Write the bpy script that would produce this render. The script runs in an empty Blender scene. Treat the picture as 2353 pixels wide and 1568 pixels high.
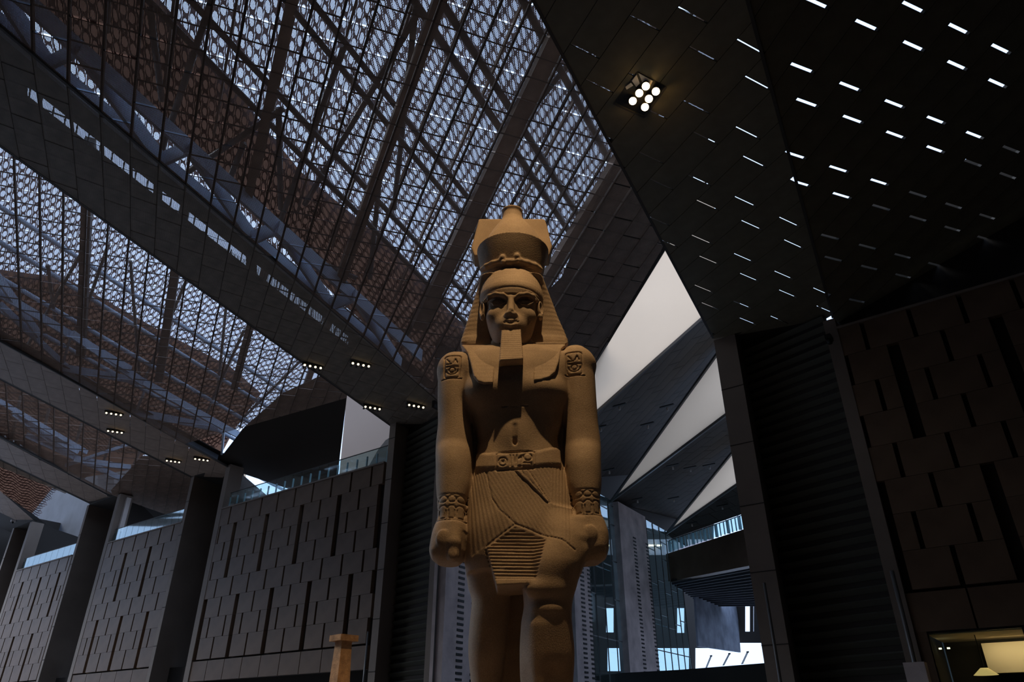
import bpy, bmesh, math, random
import numpy as np
from mathutils import Vector, Matrix
random.seed(7)
C = bpy.context.scene.collection
SC = bpy.context.scene
# ---------------------------------------------------------------- camera
FPX, TH, CX, CY, EYE = 1639.0, math.radians(28.9), 1176.5, 784.0, 1.6
cam = bpy.data.cameras.new('camera'); camo = bpy.data.objects.new('camera', cam); C.objects.link(camo)
cam.sensor_width = 36.0; cam.lens = 36.0 * FPX / 2353.0; cam.clip_end = 1000
camo.location = (0, 0, EYE); camo.rotation_euler = (math.pi / 2 + TH, 0, 0)
SC.camera = camo
# ---------------------------------------------------------------- sky, lamps, exposure
w = bpy.data.worlds.new('sky'); SC.world = w; w.use_nodes = True
bg = w.node_tree.nodes['Background']; bg.inputs[0].default_value = (0.52, 0.68, 1.0, 1); bg.inputs[1].default_value = 1.9
SC.view_settings.view_transform = 'Standard'; SC.view_settings.look = 'None'
SC.view_settings.exposure = 0.0; SC.view_settings.gamma = 1.0; SC.view_settings.use_curve_mapping = False
try:
    SC.cycles.use_denoising = True
    SC.cycles.max_bounces = 6; SC.cycles.diffuse_bounces = 3; SC.cycles.transparent_max_bounces = 12
    SC.cycles.sample_clamp_indirect = 3.0
except Exception:
    pass

def spot(name, loc, target, power, size_deg, blend, color, radius=0.25):
    l = bpy.data.lights.new(name, 'SPOT'); l.energy = power; l.spot_size = math.radians(size_deg); l.spot_blend = blend
    l.color = color; l.shadow_soft_size = radius
    o = bpy.data.objects.new(name, l); C.objects.link(o); o.location = loc
    o.rotation_euler = (Vector(target) - Vector(loc)).to_track_quat('-Z', 'Y').to_euler(); return o

def area(name, loc, target, power, sx, sy, color):
    l = bpy.data.lights.new(name, 'AREA'); l.shape = 'RECTANGLE'; l.size = sx; l.size_y = sy; l.energy = power; l.color = color
    o = bpy.data.objects.new(name, l); C.objects.link(o); o.location = loc
    o.rotation_euler = (Vector(target) - Vector(loc)).to_track_quat('-Z', 'Y').to_euler(); return o

WARM = (1.0, 0.66, 0.33)
spot('statue_light', (0.8, 8.5, 23.4), (0.05, 12.9, 7.8), 6700, 40, 0.5, WARM, 0.16)
spot('statue_light', (2.6, 3.4, 22.0), (0.3, 13.0, 5.6), 90, 34, 0.7, WARM, 0.7)  # weak front fill, added to soften the statue's shaded side
sun = bpy.data.lights.new('hazy_sun', 'SUN'); sun.energy = 2.2; sun.angle = math.radians(25); sun.color = (0.9, 0.95, 1.0)
suno = bpy.data.objects.new('hazy_sun', sun); C.objects.link(suno)
suno.rotation_euler = (Vector((0.7976, -0.6032, 0)) * 0.78 + Vector((0.6032, 0.7976, 0)) * 0.48 + Vector((0, 0, -0.66))).to_track_quat('-Z', 'Y').to_euler()
spot('pillar_floodlight', (-10.5, 14.0, 20.0), (-4.85, 20.0, 3.0), 800, 14, 0.6, (1.0, 0.5, 0.2), 0.1)

# ---------------------------------------------------------------- maths
def ray(x, y):
    r = x - CX; u = CY - y
    return np.array([r, FPX * math.cos(TH) - u * math.sin(TH), FPX * math.sin(TH) + u * math.cos(TH)])
O = np.array([0, 0, EYE])
def hit(x, y, n, d):
    r = ray(x, y); return O + (d - n @ O) / (n @ r) * r
def proj(p):
    x, y, z = p[0], p[1], p[2] - EYE
    f = y * math.cos(TH) + z * math.sin(TH)
    if f < 0.1: return (-9e9, -9e9)
    return CX + FPX * x / f, CY - FPX * (-y * math.sin(TH) + z * math.cos(TH)) / f
def at_depth(x, y, dep):
    r = ray(x, y); return O + r * dep / r[1]
AH = math.radians(52.9)
U = np.array([-math.sin(AH), math.cos(AH), 0.0]); V = np.array([math.cos(AH), math.sin(AH), 0.0]); Z = np.array([0, 0, 1.0])
VW = 30.0
def W3(u, v, z): return U * u + V * v + Z * z
def wall(x, y): return hit(x, y, V, VW)
AG = math.radians(28.6); GS = np.array([math.sin(AG), math.cos(AG), 0.0]); GT = np.array([-math.cos(AG), math.sin(AG), 0.0])
AP = math.radians(-25.0); PP = np.array([math.sin(AP), math.cos(AP), 0.0]); QQ = np.array([math.cos(AP), -math.sin(AP), 0.0])
KG = 0.1023
def plane_at(p, hp):                       # roof plane through p: falls KG along GS, rises hp along GT
    n = Z + KG * GS - hp * GT
    return n, float(n @ p)
def zon(pl, x, y):
    n, d = pl; return (d - n[0] * x - n[1] * y) / n[2]
def shift(pl, dz): return pl[0], pl[1] + dz * pl[0][2]

# ---------------------------------------------------------------- materials
def mat(name, col, rough=0.8, metal=0.0, noise=0.0, nscale=5.0, bump=0.0, bscale=40.0, emit=None, estr=0.0, spec=0.3):
    m = bpy.data.materials.new(name); m.use_nodes = True; nt = m.node_tree; b = nt.nodes['Principled BSDF']
    b.inputs['Base Color'].default_value = (*col, 1); b.inputs['Roughness'].default_value = rough; b.inputs['Metallic'].default_value = metal
    b.inputs['Specular IOR Level'].default_value = spec
    tc = nt.nodes.new('ShaderNodeTexCoord')
    if noise > 0:
        n = nt.nodes.new('ShaderNodeTexNoise'); n.inputs['Scale'].default_value = nscale; n.inputs['Detail'].default_value = 6
        nt.links.new(tc.outputs['Object'], n.inputs['Vector'])
        r = nt.nodes.new('ShaderNodeMapRange'); r.inputs[1].default_value = 0.3; r.inputs[2].default_value = 0.7
        r.inputs[3].default_value = 1 - noise; r.inputs[4].default_value = 1 + noise
        nt.links.new(n.outputs['Fac'], r.inputs[0])
        mx = nt.nodes.new('ShaderNodeVectorMath'); mx.operation = 'SCALE'; mx.inputs[0].default_value = col
        nt.links.new(r.outputs[0], mx.inputs['Scale']); nt.links.new(mx.outputs[0], b.inputs['Base Color'])
    if bump > 0:
        n2 = nt.nodes.new('ShaderNodeTexNoise'); n2.inputs['Scale'].default_value = bscale; n2.inputs['Detail'].default_value = 4
        nt.links.new(tc.outputs['Object'], n2.inputs['Vector'])
        bp = nt.nodes.new('ShaderNodeBump'); bp.inputs['Strength'].default_value = bump; bp.inputs['Distance'].default_value = 0.02
        nt.links.new(n2.outputs['Fac'], bp.inputs['Height']); nt.links.new(bp.outputs[0], b.inputs['Normal'])
    if emit:
        b.inputs['Emission Color'].default_value = (*emit, 1); b.inputs['Emission Strength'].default_value = estr
    return m

def perforated(name, col, pitch=0.05, hole=0.38):
    m = mat(name, col, 0.65, 0.0, 0.25, 1.5); nt = m.node_tree
    tc = nt.nodes.new('ShaderNodeTexCoord'); mp = nt.nodes.new('ShaderNodeMapping')
    mp.inputs['Scale'].default_value = (1 / pitch, 1 / pitch, 0); mp.inputs['Rotation'].default_value = (0, 0, AP)
    nt.links.new(tc.outputs['Object'], mp.inputs['Vector'])
    fr = nt.nodes.new('ShaderNodeVectorMath'); fr.operation = 'FRACTION'; nt.links.new(mp.outputs[0], fr.inputs[0])
    sb = nt.nodes.new('ShaderNodeVectorMath'); sb.operation = 'SUBTRACT'; sb.inputs[1].default_value = (0.5, 0.5, 0)
    nt.links.new(fr.outputs[0], sb.inputs[0])
    # flatten z before measuring the distance to the hole's middle
    ml = nt.nodes.new('ShaderNodeVectorMath'); ml.operation = 'MULTIPLY'; ml.inputs[1].default_value = (1, 1, 0); nt.links.new(sb.outputs[0], ml.inputs[0])
    ln = nt.nodes.new('ShaderNodeVectorMath'); ln.operation = 'LENGTH'; nt.links.new(ml.outputs[0], ln.inputs[0])
    lt = nt.nodes.new('ShaderNodeMath'); lt.operation = 'LESS_THAN'; lt.inputs[1].default_value = hole; nt.links.new(ln.outputs['Value'], lt.inputs[0])
    tr = nt.nodes.new('ShaderNodeBsdfTransparent'); mx = nt.nodes.new('ShaderNodeMixShader')
    nt.links.new(lt.outputs[0], mx.inputs[0]); nt.links.new(nt.nodes['Principled BSDF'].outputs[0], mx.inputs[1]); nt.links.new(tr.outputs[0], mx.inputs[2])
    nt.links.new(mx.outputs[0], nt.nodes['Material Output'].inputs[0])
    return m

def membrane(name, col, var=0.12, vscale=0.15):
    m = bpy.data.materials.new(name); m.use_nodes = True; nt = m.node_tree; nt.nodes.remove(nt.nodes['Principled BSDF'])
    t = nt.nodes.new('ShaderNodeBsdfTranslucent'); d = nt.nodes.new('ShaderNodeBsdfDiffuse'); mx = nt.nodes.new('ShaderNodeMixShader')
    mx.inputs[0].default_value = 0.25; t.inputs[0].default_value = (*col, 1); d.inputs[0].default_value = (*col, 1)
    nt.links.new(t.outputs[0], mx.inputs[1]); nt.links.new(d.outputs[0], mx.inputs[2]); nt.links.new(mx.outputs[0], nt.nodes['Material Output'].inputs[0])
    tc = nt.nodes.new('ShaderNodeTexCoord'); n = nt.nodes.new('ShaderNodeTexNoise'); n.inputs['Scale'].default_value = vscale
    nt.links.new(tc.outputs['Object'], n.inputs['Vector'])
    r = nt.nodes.new('ShaderNodeMapRange'); r.inputs[3].default_value = 1 - var; r.inputs[4].default_value = 1 + var; nt.links.new(n.outputs['Fac'], r.inputs[0])
    s = nt.nodes.new('ShaderNodeVectorMath'); s.operation = 'SCALE'; s.inputs[0].default_value = col
    nt.links.new(r.outputs[0], s.inputs['Scale']); nt.links.new(s.outputs[0], t.inputs[0])
    return m

def glass(name, col, tint=0.85):
    m = bpy.data.materials.new(name); m.use_nodes = True; nt = m.node_tree; nt.nodes.remove(nt.nodes['Principled BSDF'])
    t = nt.nodes.new('ShaderNodeBsdfTransparent'); g = nt.nodes.new('ShaderNodeBsdfGlossy'); mx = nt.nodes.new('ShaderNodeMixShader')
    t.inputs[0].default_value = (col[0], col[1], col[2], 1); g.inputs['Roughness'].default_value = 0.05; g.inputs[0].default_value = (0.8, 0.95, 1, 1)
    f = nt.nodes.new('ShaderNodeFresnel'); f.inputs[0].default_value = 1.45
    fm = nt.nodes.new('ShaderNodeMath'); fm.operation = 'MULTIPLY'; fm.inputs[1].default_value = 0.3; nt.links.new(f.outputs[0], fm.inputs[0])
    nt.links.new(fm.outputs[0], mx.inputs[0]); nt.links.new(t.outputs[0], mx.inputs[1]); nt.links.new(g.outputs[0], mx.inputs[2])
    nt.links.new(mx.outputs[0], nt.nodes['Material Output'].inputs[0]); return m

M = dict(
    stone=mat('facade_stone', (0.138, 0.090, 0.059), 0.50, 0, 0.18, 0.7, 0.25, 60, spec=0.15),
    plaster=mat('pier_concrete', (0.20, 0.16, 0.13), 0.7, 0, 0.12, 0.5, 0.2, 30),
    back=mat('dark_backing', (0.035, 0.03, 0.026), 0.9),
    steel=mat('dark_steel', (0.055, 0.05, 0.045), 0.6, 0.0),
    paint=mat('sky_tinted_pale_paint', (0.55, 0.68, 0.85), 0.6, 0, 0.1, 1.0),  # pale steel paint with the sky's blue light mixed into its colour
    tube=mat('grey_steel_tube', (0.16, 0.16, 0.16), 0.35, 0.2),
    perf=perforated('perforated_bronze_sheet', (0.34, 0.25, 0.20), 0.038, 0.42),
    perf_dark=perforated('perforated_dark_sheet', (0.24, 0.20, 0.16), 0.038, 0.37),
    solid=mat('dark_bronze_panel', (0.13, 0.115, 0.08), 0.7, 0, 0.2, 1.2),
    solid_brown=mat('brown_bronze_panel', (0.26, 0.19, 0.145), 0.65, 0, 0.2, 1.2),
    lattice=membrane('lattice_sheet', (0.075, 0.055, 0.055), 0.3, 0.5),
    tan=membrane('tan_roof_fabric', (0.34, 0.245, 0.20), 0.25, 0.4),
    pale=membrane('pale_ceiling_fabric', (0.97, 0.84, 0.70), 0.10, 0.12),
    white=mat('pale_plaster', (0.62, 0.57, 0.54), 0.8, 0, 0.06, 1),
    concrete=mat('raw_concrete', (0.50, 0.43, 0.42), 0.9, 0, 0.25, 0.8, 0.4, 8),
    glass=glass('clear_glass', (0.80, 0.92, 0.92)),
    glass_dark=glass('teal_glass', (0.80, 0.93, 0.95)),
    fin=mat('glass_edge_post', (0.45, 0.62, 0.70), 0.3, 0, 0, 1, 0, 1),  # light blue of lit glass edges put into the colour
    black=mat('black_metal', (0.015, 0.015, 0.015), 0.6),
    rib=mat('ribbed_cladding', (0.075, 0.075, 0.06), 0.8),
    bulb=mat('warm_lamp', (1, 0.9, 0.7), 0.5, emit=(1.0, 0.78, 0.45), estr=9.0),
    bulb_small=mat('small_warm_lamp', (1, 0.9, 0.7), 0.5, emit=(1.0, 0.82, 0.5), estr=2.5),
    floor=mat('floor_stone', (0.22, 0.19, 0.17), 0.5, 0, 0.1, 0.6),
    cream=mat('cream_wall', (0.75, 0.6, 0.42), 0.8),
    amber=mat('amber_glow_recess', (0.2, 0.13, 0.06), 0.9, emit=(1.0, 0.55, 0.15), estr=0.03),  # dim emission stands for lamplight inside the slots
    granite=None, pale_dim=membrane('dim_pale_translucent', (0.50, 0.43, 0.38), 0.10, 0.12), hallwall=mat('concrete_daylight_tint', (0.24, 0.27, 0.33), 0.8, 0, 0.3, 0.8), strip=mat('dark_strip_panel', (0.05, 0.036, 0.025), 0.7, 0, 0.25, 0.6), slate=mat('slate_wall', (0.06, 0.065, 0.08), 0.7, 0, 0.2, 0.5), pillar=mat('rust_sandstone', (0.55, 0.32, 0.16), 0.9, 0, 0.3, 6, 0.6, 25),
)

# ---------------------------------------------------------------- builders
def tag(o, label=None, cat=None, group=None, kind=None):
    if label: o['label'] = label
    if cat: o['category'] = cat
    if group: o['group'] = group
    if kind: o['kind'] = kind
    return o
def empty(name, loc=(0, 0, 0), **k):
    o = bpy.data.objects.new(name, None); C.objects.link(o); o.location = loc; o.empty_display_size = 0.2; return tag(o, **k)
def link(name, me, parent=None, loc=None, **k):
    o = bpy.data.objects.new(name, me); C.objects.link(o)
    if parent: o.parent = parent
    if loc is not None: o.location = loc
    return tag(o, **k)
class MB:
    """collects boxes, bars and prisms into one mesh"""
    def __init__(s): s.v = []; s.f = []; s.m = []
    def add(s, vs, fs, m=0):
        k = len(s.v); s.v += [tuple(float(c) for c in v) for v in vs]; s.f += [tuple(i + k for i in f) for f in fs]; s.m += [m] * len(fs); return s
    def hexa(s, b, t, m=0):               # four bottom points, four top points
        return s.add(list(b) + list(t), [(3, 2, 1, 0), (4, 5, 6, 7), (0, 1, 5, 4), (1, 2, 6, 5), (2, 3, 7, 6), (3, 0, 4, 7)], m)
    def box(s, c, ax, ay, az, m=0):       # centre and three half-axis vectors
        c, ax, ay, az = map(np.asarray, (c, ax, ay, az))
        b = [c - ax - ay - az, c + ax - ay - az, c + ax + ay - az, c - ax + ay - az]
        return s.hexa(b, [p + 2 * az for p in b], m)
    def bar(s, p, q, wd, ht, up=(0, 0, 1), m=0):
        p, q = np.asarray(p, float), np.asarray(q, float); d = q - p; L = np.linalg.norm(d); d = d / L
        sd = np.cross(d, up); ns = np.linalg.norm(sd)
        sd = sd / ns if ns > 1e-4 else np.array([1.0, 0, 0]); u2 = np.cross(sd, d)
        return s.box((p + q) / 2, d * L / 2, sd * wd / 2, u2 * ht / 2, m)
    def tube(s, p, q, r0, r1=None, n=10, m=0):
        r1 = r0 if r1 is None else r1
        p, q = np.asarray(p, float), np.asarray(q, float); d = (q - p) / np.linalg.norm(q - p)
        a = np.cross(d, (0, 0, 1)) if abs(d[2]) < 0.95 else np.cross(d, (1, 0, 0)); a = a / np.linalg.norm(a); b = np.cross(d, a)
        c = [(math.cos(2 * math.pi * i / n), math.sin(2 * math.pi * i / n)) for i in range(n)]
        vs = [p + r0 * (x * a + y * b) for x, y in c] + [q + r1 * (x * a + y * b) for x, y in c]
        return s.add(vs, [(i, (i + 1) % n, n + (i + 1) % n, n + i) for i in range(n)] + [tuple(range(n))[::-1], tuple(range(n, 2 * n))], m)
    def prism(s, poly, off, m=0):         # polygon extruded by a vector
        poly = [np.asarray(p, float) for p in poly]; n = len(poly)
        return s.add(poly + [p + off for p in poly], [tuple(range(n))[::-1], tuple(range(n, 2 * n))] + [(i, (i + 1) % n, n + (i + 1) % n, n + i) for i in range(n)], m)
    def mesh(s, name, *mats):
        me = bpy.data.meshes.new(name); me.from_pydata(s.v, [], s.f)
        for x in mats: me.materials.append(x)
        if len(mats) > 1: me.polygons.foreach_set('material_index', s.m)
        me.update(); return me
    def build(s, name, mats, parent=None, **k):
        mats = mats if isinstance(mats, (list, tuple)) else [mats]
        return link(name, s.mesh(name, *mats), parent, **k)
def smooth(o):
    o.data.polygons.foreach_set('use_smooth', [True] * len(o.data.polygons)); return o

def clip_poly(sub, clip):                  # Sutherland-Hodgman, clip convex and counter-clockwise
    out = list(sub)
    for i in range(len(clip)):
        a, b = clip[i], clip[(i + 1) % len(clip)]
        nx, ny = -(b[1] - a[1]), b[0] - a[0]; inp, out = out, []
        for j in range(len(inp)):
            p, q = inp[j], inp[(j + 1) % len(inp)]
            dp = (p[0] - a[0]) * nx + (p[1] - a[1]) * ny; dq = (q[0] - a[0]) * nx + (q[1] - a[1]) * ny
            if dp >= 0: out.append(p)
            if dp * dq < 0:
                t = dp / (dp - dq); out.append((p[0] + t * (q[0] - p[0]), p[1] + t * (q[1] - p[1])))
        if not out: return []
    return out
def area2(p): return 0.5 * sum(p[i][0] * p[(i + 1) % len(p)][1] - p[(i + 1) % len(p)][0] * p[i][1] for i in range(len(p)))
def ccw(p): return p if area2(p) > 0 else p[::-1]
def pq(p): return (float(p @ PP), float(p @ QQ))
def xy(p, q): return PP * p + QQ * q

CW, CL, COFF, Q0, P0 = 1.045, 2.57, 0.88, -6.80, 20.30
def facet(pl, polys, material, label, ribs=True, rails=True, cap=300, gap=0.055, thick=0.035, skip=None, margin=160, name='ceiling', slab=None):
    """one ceiling plane: polys are convex lists of plan points in (p, q)"""
    root = empty(name, label=label, kind='structure'); n, d = pl
    zz = lambda p, q: zon(pl, *(xy(p, q)[:2]))
    cells = []
    for poly in polys:
        poly = ccw(poly); qs = [a[1] for a in poly]
        for i in range(math.floor((min(qs) - Q0) / CW) - 1, math.ceil((max(qs) - Q0) / CW) + 1):
            q0, q1 = Q0 + i * CW + 0.012, Q0 + (i + 1) * CW - 0.012; off = P0 + (i % 2) * COFF
            ps = [a[0] for a in poly]
            for j in range(math.floor((min(ps) - off) / CL) - 1, math.ceil((max(ps) - off) / CL) + 1):
                p0, p1 = off + j * CL + gap / 2, off + (j + 1) * CL - gap / 2
                c = clip_poly([(p0, q0), (p1, q0), (p1, q1), (p0, q1)], poly)
                if len(c) < 3 or abs(area2(c)) < 0.05: continue
                mx = sum(a[0] for a in c) / len(c); my = sum(a[1] for a in c) / len(c); w3 = xy(mx, my); w3 = w3 + Z * zz(mx, my)
                sx, sy = proj(w3)
                if not (-margin < sx < 2353 + margin and -margin < sy < 1568 + margin): continue
                if skip and skip(sx, sy): continue
                cells.append((np.linalg.norm(w3 - O), c, (p0, q0, p1, q1), abs(abs(area2(c)) - (p1 - p0) * (q1 - q0)) < 1e-3))
    cells.sort(key=lambda t: t[0])
    def rel(c, o3, dz): return [xy(a, b) + Z * (zz(a, b) + dz) - o3 for a, b in c]
    full = None; rest = MB()
    for k, (_, c, (p0, q0, p1, q1), isfull) in enumerate(cells):
        o3 = xy(p0, q0) + Z * zz(p0, q0)
        if k >= cap:
            rest.prism(rel(c, np.zeros(3), 0), Z * thick); continue
        if isfull:
            if full is None:
                mb = MB(); cc = [(p0, q0), (p1, q0), (p1, q1), (p0, q1)]; mb.prism(rel(cc, o3, 0), Z * thick)
                if ribs:
                    for r_ in (1 / 3, 2 / 3):
                        pr = p0 + (p1 - p0) * r_
                        mb.bar(xy(pr, q0) + Z * (zz(pr, q0) + thick + 0.03) - o3, xy(pr, q1) + Z * (zz(pr, q1) + thick + 0.03) - o3, 0.035, 0.06, m=1)
                full = mb.mesh('panel', material, M['steel'])
            link('panel', full, root, o3)
        else:
            mb = MB(); mb.prism(rel(c, o3, 0), Z * thick); link('panel', mb.mesh('panel', material), root, o3)
    if rest.v: rest.build('panel', material, root, kind='stuff')
    if rails:
        rl = MB()
        for poly in polys:
            poly = ccw(poly); qs = [a[1] for a in poly]
            for i in range(math.floor((min(qs) - Q0) / CW), math.ceil((max(qs) - Q0) / CW) + 1):
                q = Q0 + i * CW
                c = clip_poly([(-50, q - 0.045), (150, q - 0.045), (150, q + 0.045), (-50, q + 0.045)], poly)
                if len(c) < 3: continue
                a, b = min(c)[0], max(c)[0]
                if b - a < 0.4: continue
                r1 = MB(); r1.bar(xy(a, q) + Z * (zz(a, q) + thick + 0.08), xy(b, q) + Z * (zz(b, q) + thick + 0.08), 0.085, 0.14)
                r1.build('rail', M['steel'], root)
    return root
def px_poly(pl, pts): return [pq(hit(x, y, *pl)) for x, y in pts]
# ================================================================ the folded roof
HB, HM = 0.0727, -0.28
def band_plane(px): return plane_at(wall(*px), HB)
plB, plA, plC, plD = band_plane((895, 975)), band_plane((1640, 780)), band_plane((440, 1095)), band_plane((203, 1153))
def line_y(a, b, x): return a[1] + (b[1] - a[1]) * (x - a[0]) / (b[0] - a[0])
E1, E2, E3, E6 = ((0, 335), (895, 975)), ((0, 64), (1005, 920)), ((1225, 0), (1640, 780)), ((1717, 0), (1915, 735))
E5, E4, E7, E8 = ((0, 786), (530, 1078)), ((0, 870), (440, 1095)), ((0, 1006), (255, 1139)), ((0, 1055), (203, 1153))
E9 = ((0, 1128), (75, 1193))
def on(e, x): return (x, line_y(e[0], e[1], x))
def onx(e, y):
    a, b = e; return (a[0] + (b[0] - a[0]) * (y - a[1]) / (b[1] - a[1]), y)
plM = plane_at(hit(*on(E2, 500), *plB), HM); plR = plane_at(hit(*on((E6[0], E6[1]), 1850), *plA), HM)
plF = plane_at(hit(*on(E5, 300), *plC), HM); plG = plane_at(hit(*on(E7, 150), *plD), HM)
fl = (1460, 1505, 170, 255)
def lamp_hole(x, y): return 1435 < x < 1530 and 165 < y < 262
polyM = px_poly(plM, [on(E2, -160), on(E2, 1120), (1355, 850), (1520, 575), (1640, 280), (1640, -160), (-160, -160)])
facet(plM, [polyM], M['perf'], 'large tilted ceiling plane of perforated sheets above the statue', gap=.085)
polyB = px_poly(plB, [on(E1, -160), on(E1, 895), (1010, 975), (1010, 921), on(E2, -160)])
facet(plB, [polyB], M['perf_dark'], 'flat ceiling band of square perforated panels left of the statue')
polyA = px_poly(plA, [onx(E3, -160), (1640, 780), (1668, 775), (1915, 735), onx(E6, -160)])
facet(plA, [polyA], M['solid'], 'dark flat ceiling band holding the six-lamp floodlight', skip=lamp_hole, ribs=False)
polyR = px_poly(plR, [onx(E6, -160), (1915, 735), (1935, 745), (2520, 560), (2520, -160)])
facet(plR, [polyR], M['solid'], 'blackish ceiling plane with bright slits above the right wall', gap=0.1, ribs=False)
polyF = px_poly(plF, [on(E5, -160), on(E5, 530), (672, 1127), (775, 1092), (797, 915), (850, 900), (850, 760), (-160, 190)])
facet(plF, [polyF], M['perf'], 'second tilted ceiling plane of perforated sheets, over the left wall', gap=.075)
polyC = px_poly(plC, [on(E4, -160), (440, 1095), (512, 1098), (530, 1078), on(E5, -160)])
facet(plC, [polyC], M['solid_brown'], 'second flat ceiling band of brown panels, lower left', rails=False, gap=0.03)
polyG = px_poly(plG, [on(E7, -160), on(E7, 255), (330, 1165), (425, 1200), (470, 1110), (470, 1080), (-160, 760)])
facet(plG, [polyG], M['perf'], 'third tilted ceiling plane, far down the left wall')
polyD = px_poly(plD, [on(E8, -160), (203, 1153), (262, 1148), on(E7, -160)])
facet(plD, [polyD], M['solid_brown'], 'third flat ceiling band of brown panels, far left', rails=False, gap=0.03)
plE = band_plane((75, 1195)); plH = plane_at(hit(*on(E9, 30), *plE), HM)
polyH = px_poly(plH, [on(E9, -160), on(E9, 75), (150, 1135), (260, 1180), (260, 1100), (-160, 920)])
facet(plH, [polyH], M['perf_dark'], 'fourth tilted ceiling plane at the left edge')
polyE = px_poly(plE, [(-160, 1100), (35, 1195), (75, 1195), on(E9, -160)])
facet(plE, [polyE], M['solid_brown'], 'fourth flat ceiling band at the left edge', rails=False, gap=0.03)

# thick fold beams that close the edges of the bands
def fold(e, pl, x0, x1, off=0.06, wd=0.10, ht=0.14):
    a = hit(*on(e, x0), *pl); b = hit(*on(e, x1), *pl)
    return MB().bar(a + Z * off, b + Z * off, wd, ht).build('trim_1', M['steel'], kind='structure', label='dark edge beam along a fold of the ceiling')
for i, (e, pl, x0, x1) in enumerate([(E1, plB, -120, 893), (E2, plB, -120, 1004), (E4, plC, -120, 438), (E5, plC, -120, 528), (E8, plD, -60, 202), (E7, plD, -60, 255), (E3, plA, 1120, 1639), (E6, plA, 1680, 1914)]):
    o = fold(e, pl, x0, x1); o.name = 'trim_%d' % (i + 1)

# ---------------------------------------------------------------- oval-hole outer roof sheet
def lattice(pl, poly, dz, a=0.27, b=0.64, ex=0.098, ey=0.26, rot=None, shear=0.0):
    pl2 = shift(pl, dz); poly = ccw(poly)
    qs = [t[1] for t in poly]; ps = [t[0] for t in poly]; K = 10
    ang = np.arange(K) * 2 * math.pi / K + math.pi / K
    sq = np.stack([np.cos(ang), np.sin(ang)], 1); m_ = np.maximum(abs(sq[:, 0]), abs(sq[:, 1])); sq = sq / m_[:, None]
    vs, fs, k = [], [], 0
    sq_ = [t[1] - shear * t[0] for t in poly]
    for i in range(int(min(sq_) / a) - 2, int(max(sq_) / a) + 2):
        for j in range(int(min(ps) / b) - 2, int(max(ps) / b) + 2):
            q = (i + 0.5) * a; p = (j + 0.5 * (i % 2) + 0.5) * b; q_loc = q; q = q + shear * p
            ok = True
            for t in range(len(poly)):
                A_, B_ = poly[t], poly[(t + 1) % len(poly)]
                L_ = math.hypot(B_[0] - A_[0], B_[1] - A_[1])
                if (-(B_[1] - A_[1]) * (p - A_[0]) + (B_[0] - A_[0]) * (q - A_[1])) < -0.15 * L_: ok = False; break
            if not ok: continue
            s0 = proj(xy(p, q) + Z * zon(pl2, *(xy(p, q)[:2])))
            if not (-120 < s0[0] < 2473 and -150 < s0[1] < 1600): continue
            th = rot(p, q) if rot else 0.15
            fx = ex * (0.8 + 0.35 * random.random()); fy = ey * (0.75 + 0.3 * random.random())
            if th > 0.35: fx, fy = min(fx * 1.05, a * .46), min(fy, 0.27 - 0.08 * (th - 0.35))
            el = np.stack([np.cos(ang) * fx, np.sin(ang) * fy], 1)
            c_, s_ = math.cos(th), math.sin(th)
            el = np.stack([el[:, 0] * c_ + el[:, 1] * s_, -el[:, 0] * s_ + el[:, 1] * c_], 1)
            el[:, 0] = np.clip(el[:, 0], -a * .44, a * .44)
            inn = np.array([q_loc, p]) + el; out = np.array([q_loc, p]) + sq * [a / 2, b / 2]
            vs.append(np.concatenate([inn, out])); base = k * 2 * K
            fs += [(base + t, base + (t + 1) % K, base + K + (t + 1) % K, base + K + t) for t in range(K)]; k += 1
    if not k: return None
    vs = np.concatenate(vs); vs[:, 0] += shear * vs[:, 1]; P3 = vs[:, 1:2] * PP + vs[:, 0:1] * QQ
    n, d = pl2; P3[:, 2] = (d - P3[:, 0] * n[0] - P3[:, 1] * n[1]) / n[2]
    P3[:, 2] += 0.10 * np.sin(vs[:, 0] * 2 * math.pi / 1.44)
    me = bpy.data.meshes.new('oval_hole_sheet'); me.from_pydata([tuple(v) for v in P3.tolist()], [], fs); me.materials.append(M['lattice'])
    return me
plM4 = shift(plM, 4.0)
polyL = px_poly(plM4, [on(E2, -200), (1010, 925), (1335, 590), (1450, 330), (1560, -160), (-160, -160)])
QS = 3.0
polyL1 = clip_poly(ccw(polyL), [(-60, -60), (160, -60), (160, QS), (-60, QS)]); polyL2 = clip_poly(ccw(polyL), [(-60, QS), (160, QS), (160, 90), (-60, 90)])
ROOF = empty('roof', label='outer roof sheet pierced by rows of oval holes', kind='structure')
for pl, poly, dz, rt, shr in ((plM, polyL1, 4.0, lambda p, q: 0.1, 0.1), (plM, polyL2, 4.0, lambda p, q: 0.0, 0.62),
                         (plF, px_poly(shift(plF, 4.0), [on(E5, -160), (540, 1060), (640, 930), (745, 860), (650, 775), (-160, 195)]), 4.0, lambda p, q: -0.1, -0.1),
                         (plG, px_poly(shift(plG, 4.0), [on(E7, -160), (255, 1130), (330, 1045), (470, 1060), (-160, 700)]), 4.0, lambda p, q: 0.3, 0.2),
                         (plH, px_poly(shift(plH, 4.0), [on(E9, -160), (80, 1190), (130, 1120), (-160, 900)]), 4.0, lambda p, q: 0.3, 0.2)):
    me = lattice(pl, poly, dz, rot=rt, shear=shr)
    if me: link('oval_hole_sheet', me, ROOF, kind='stuff')
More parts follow.
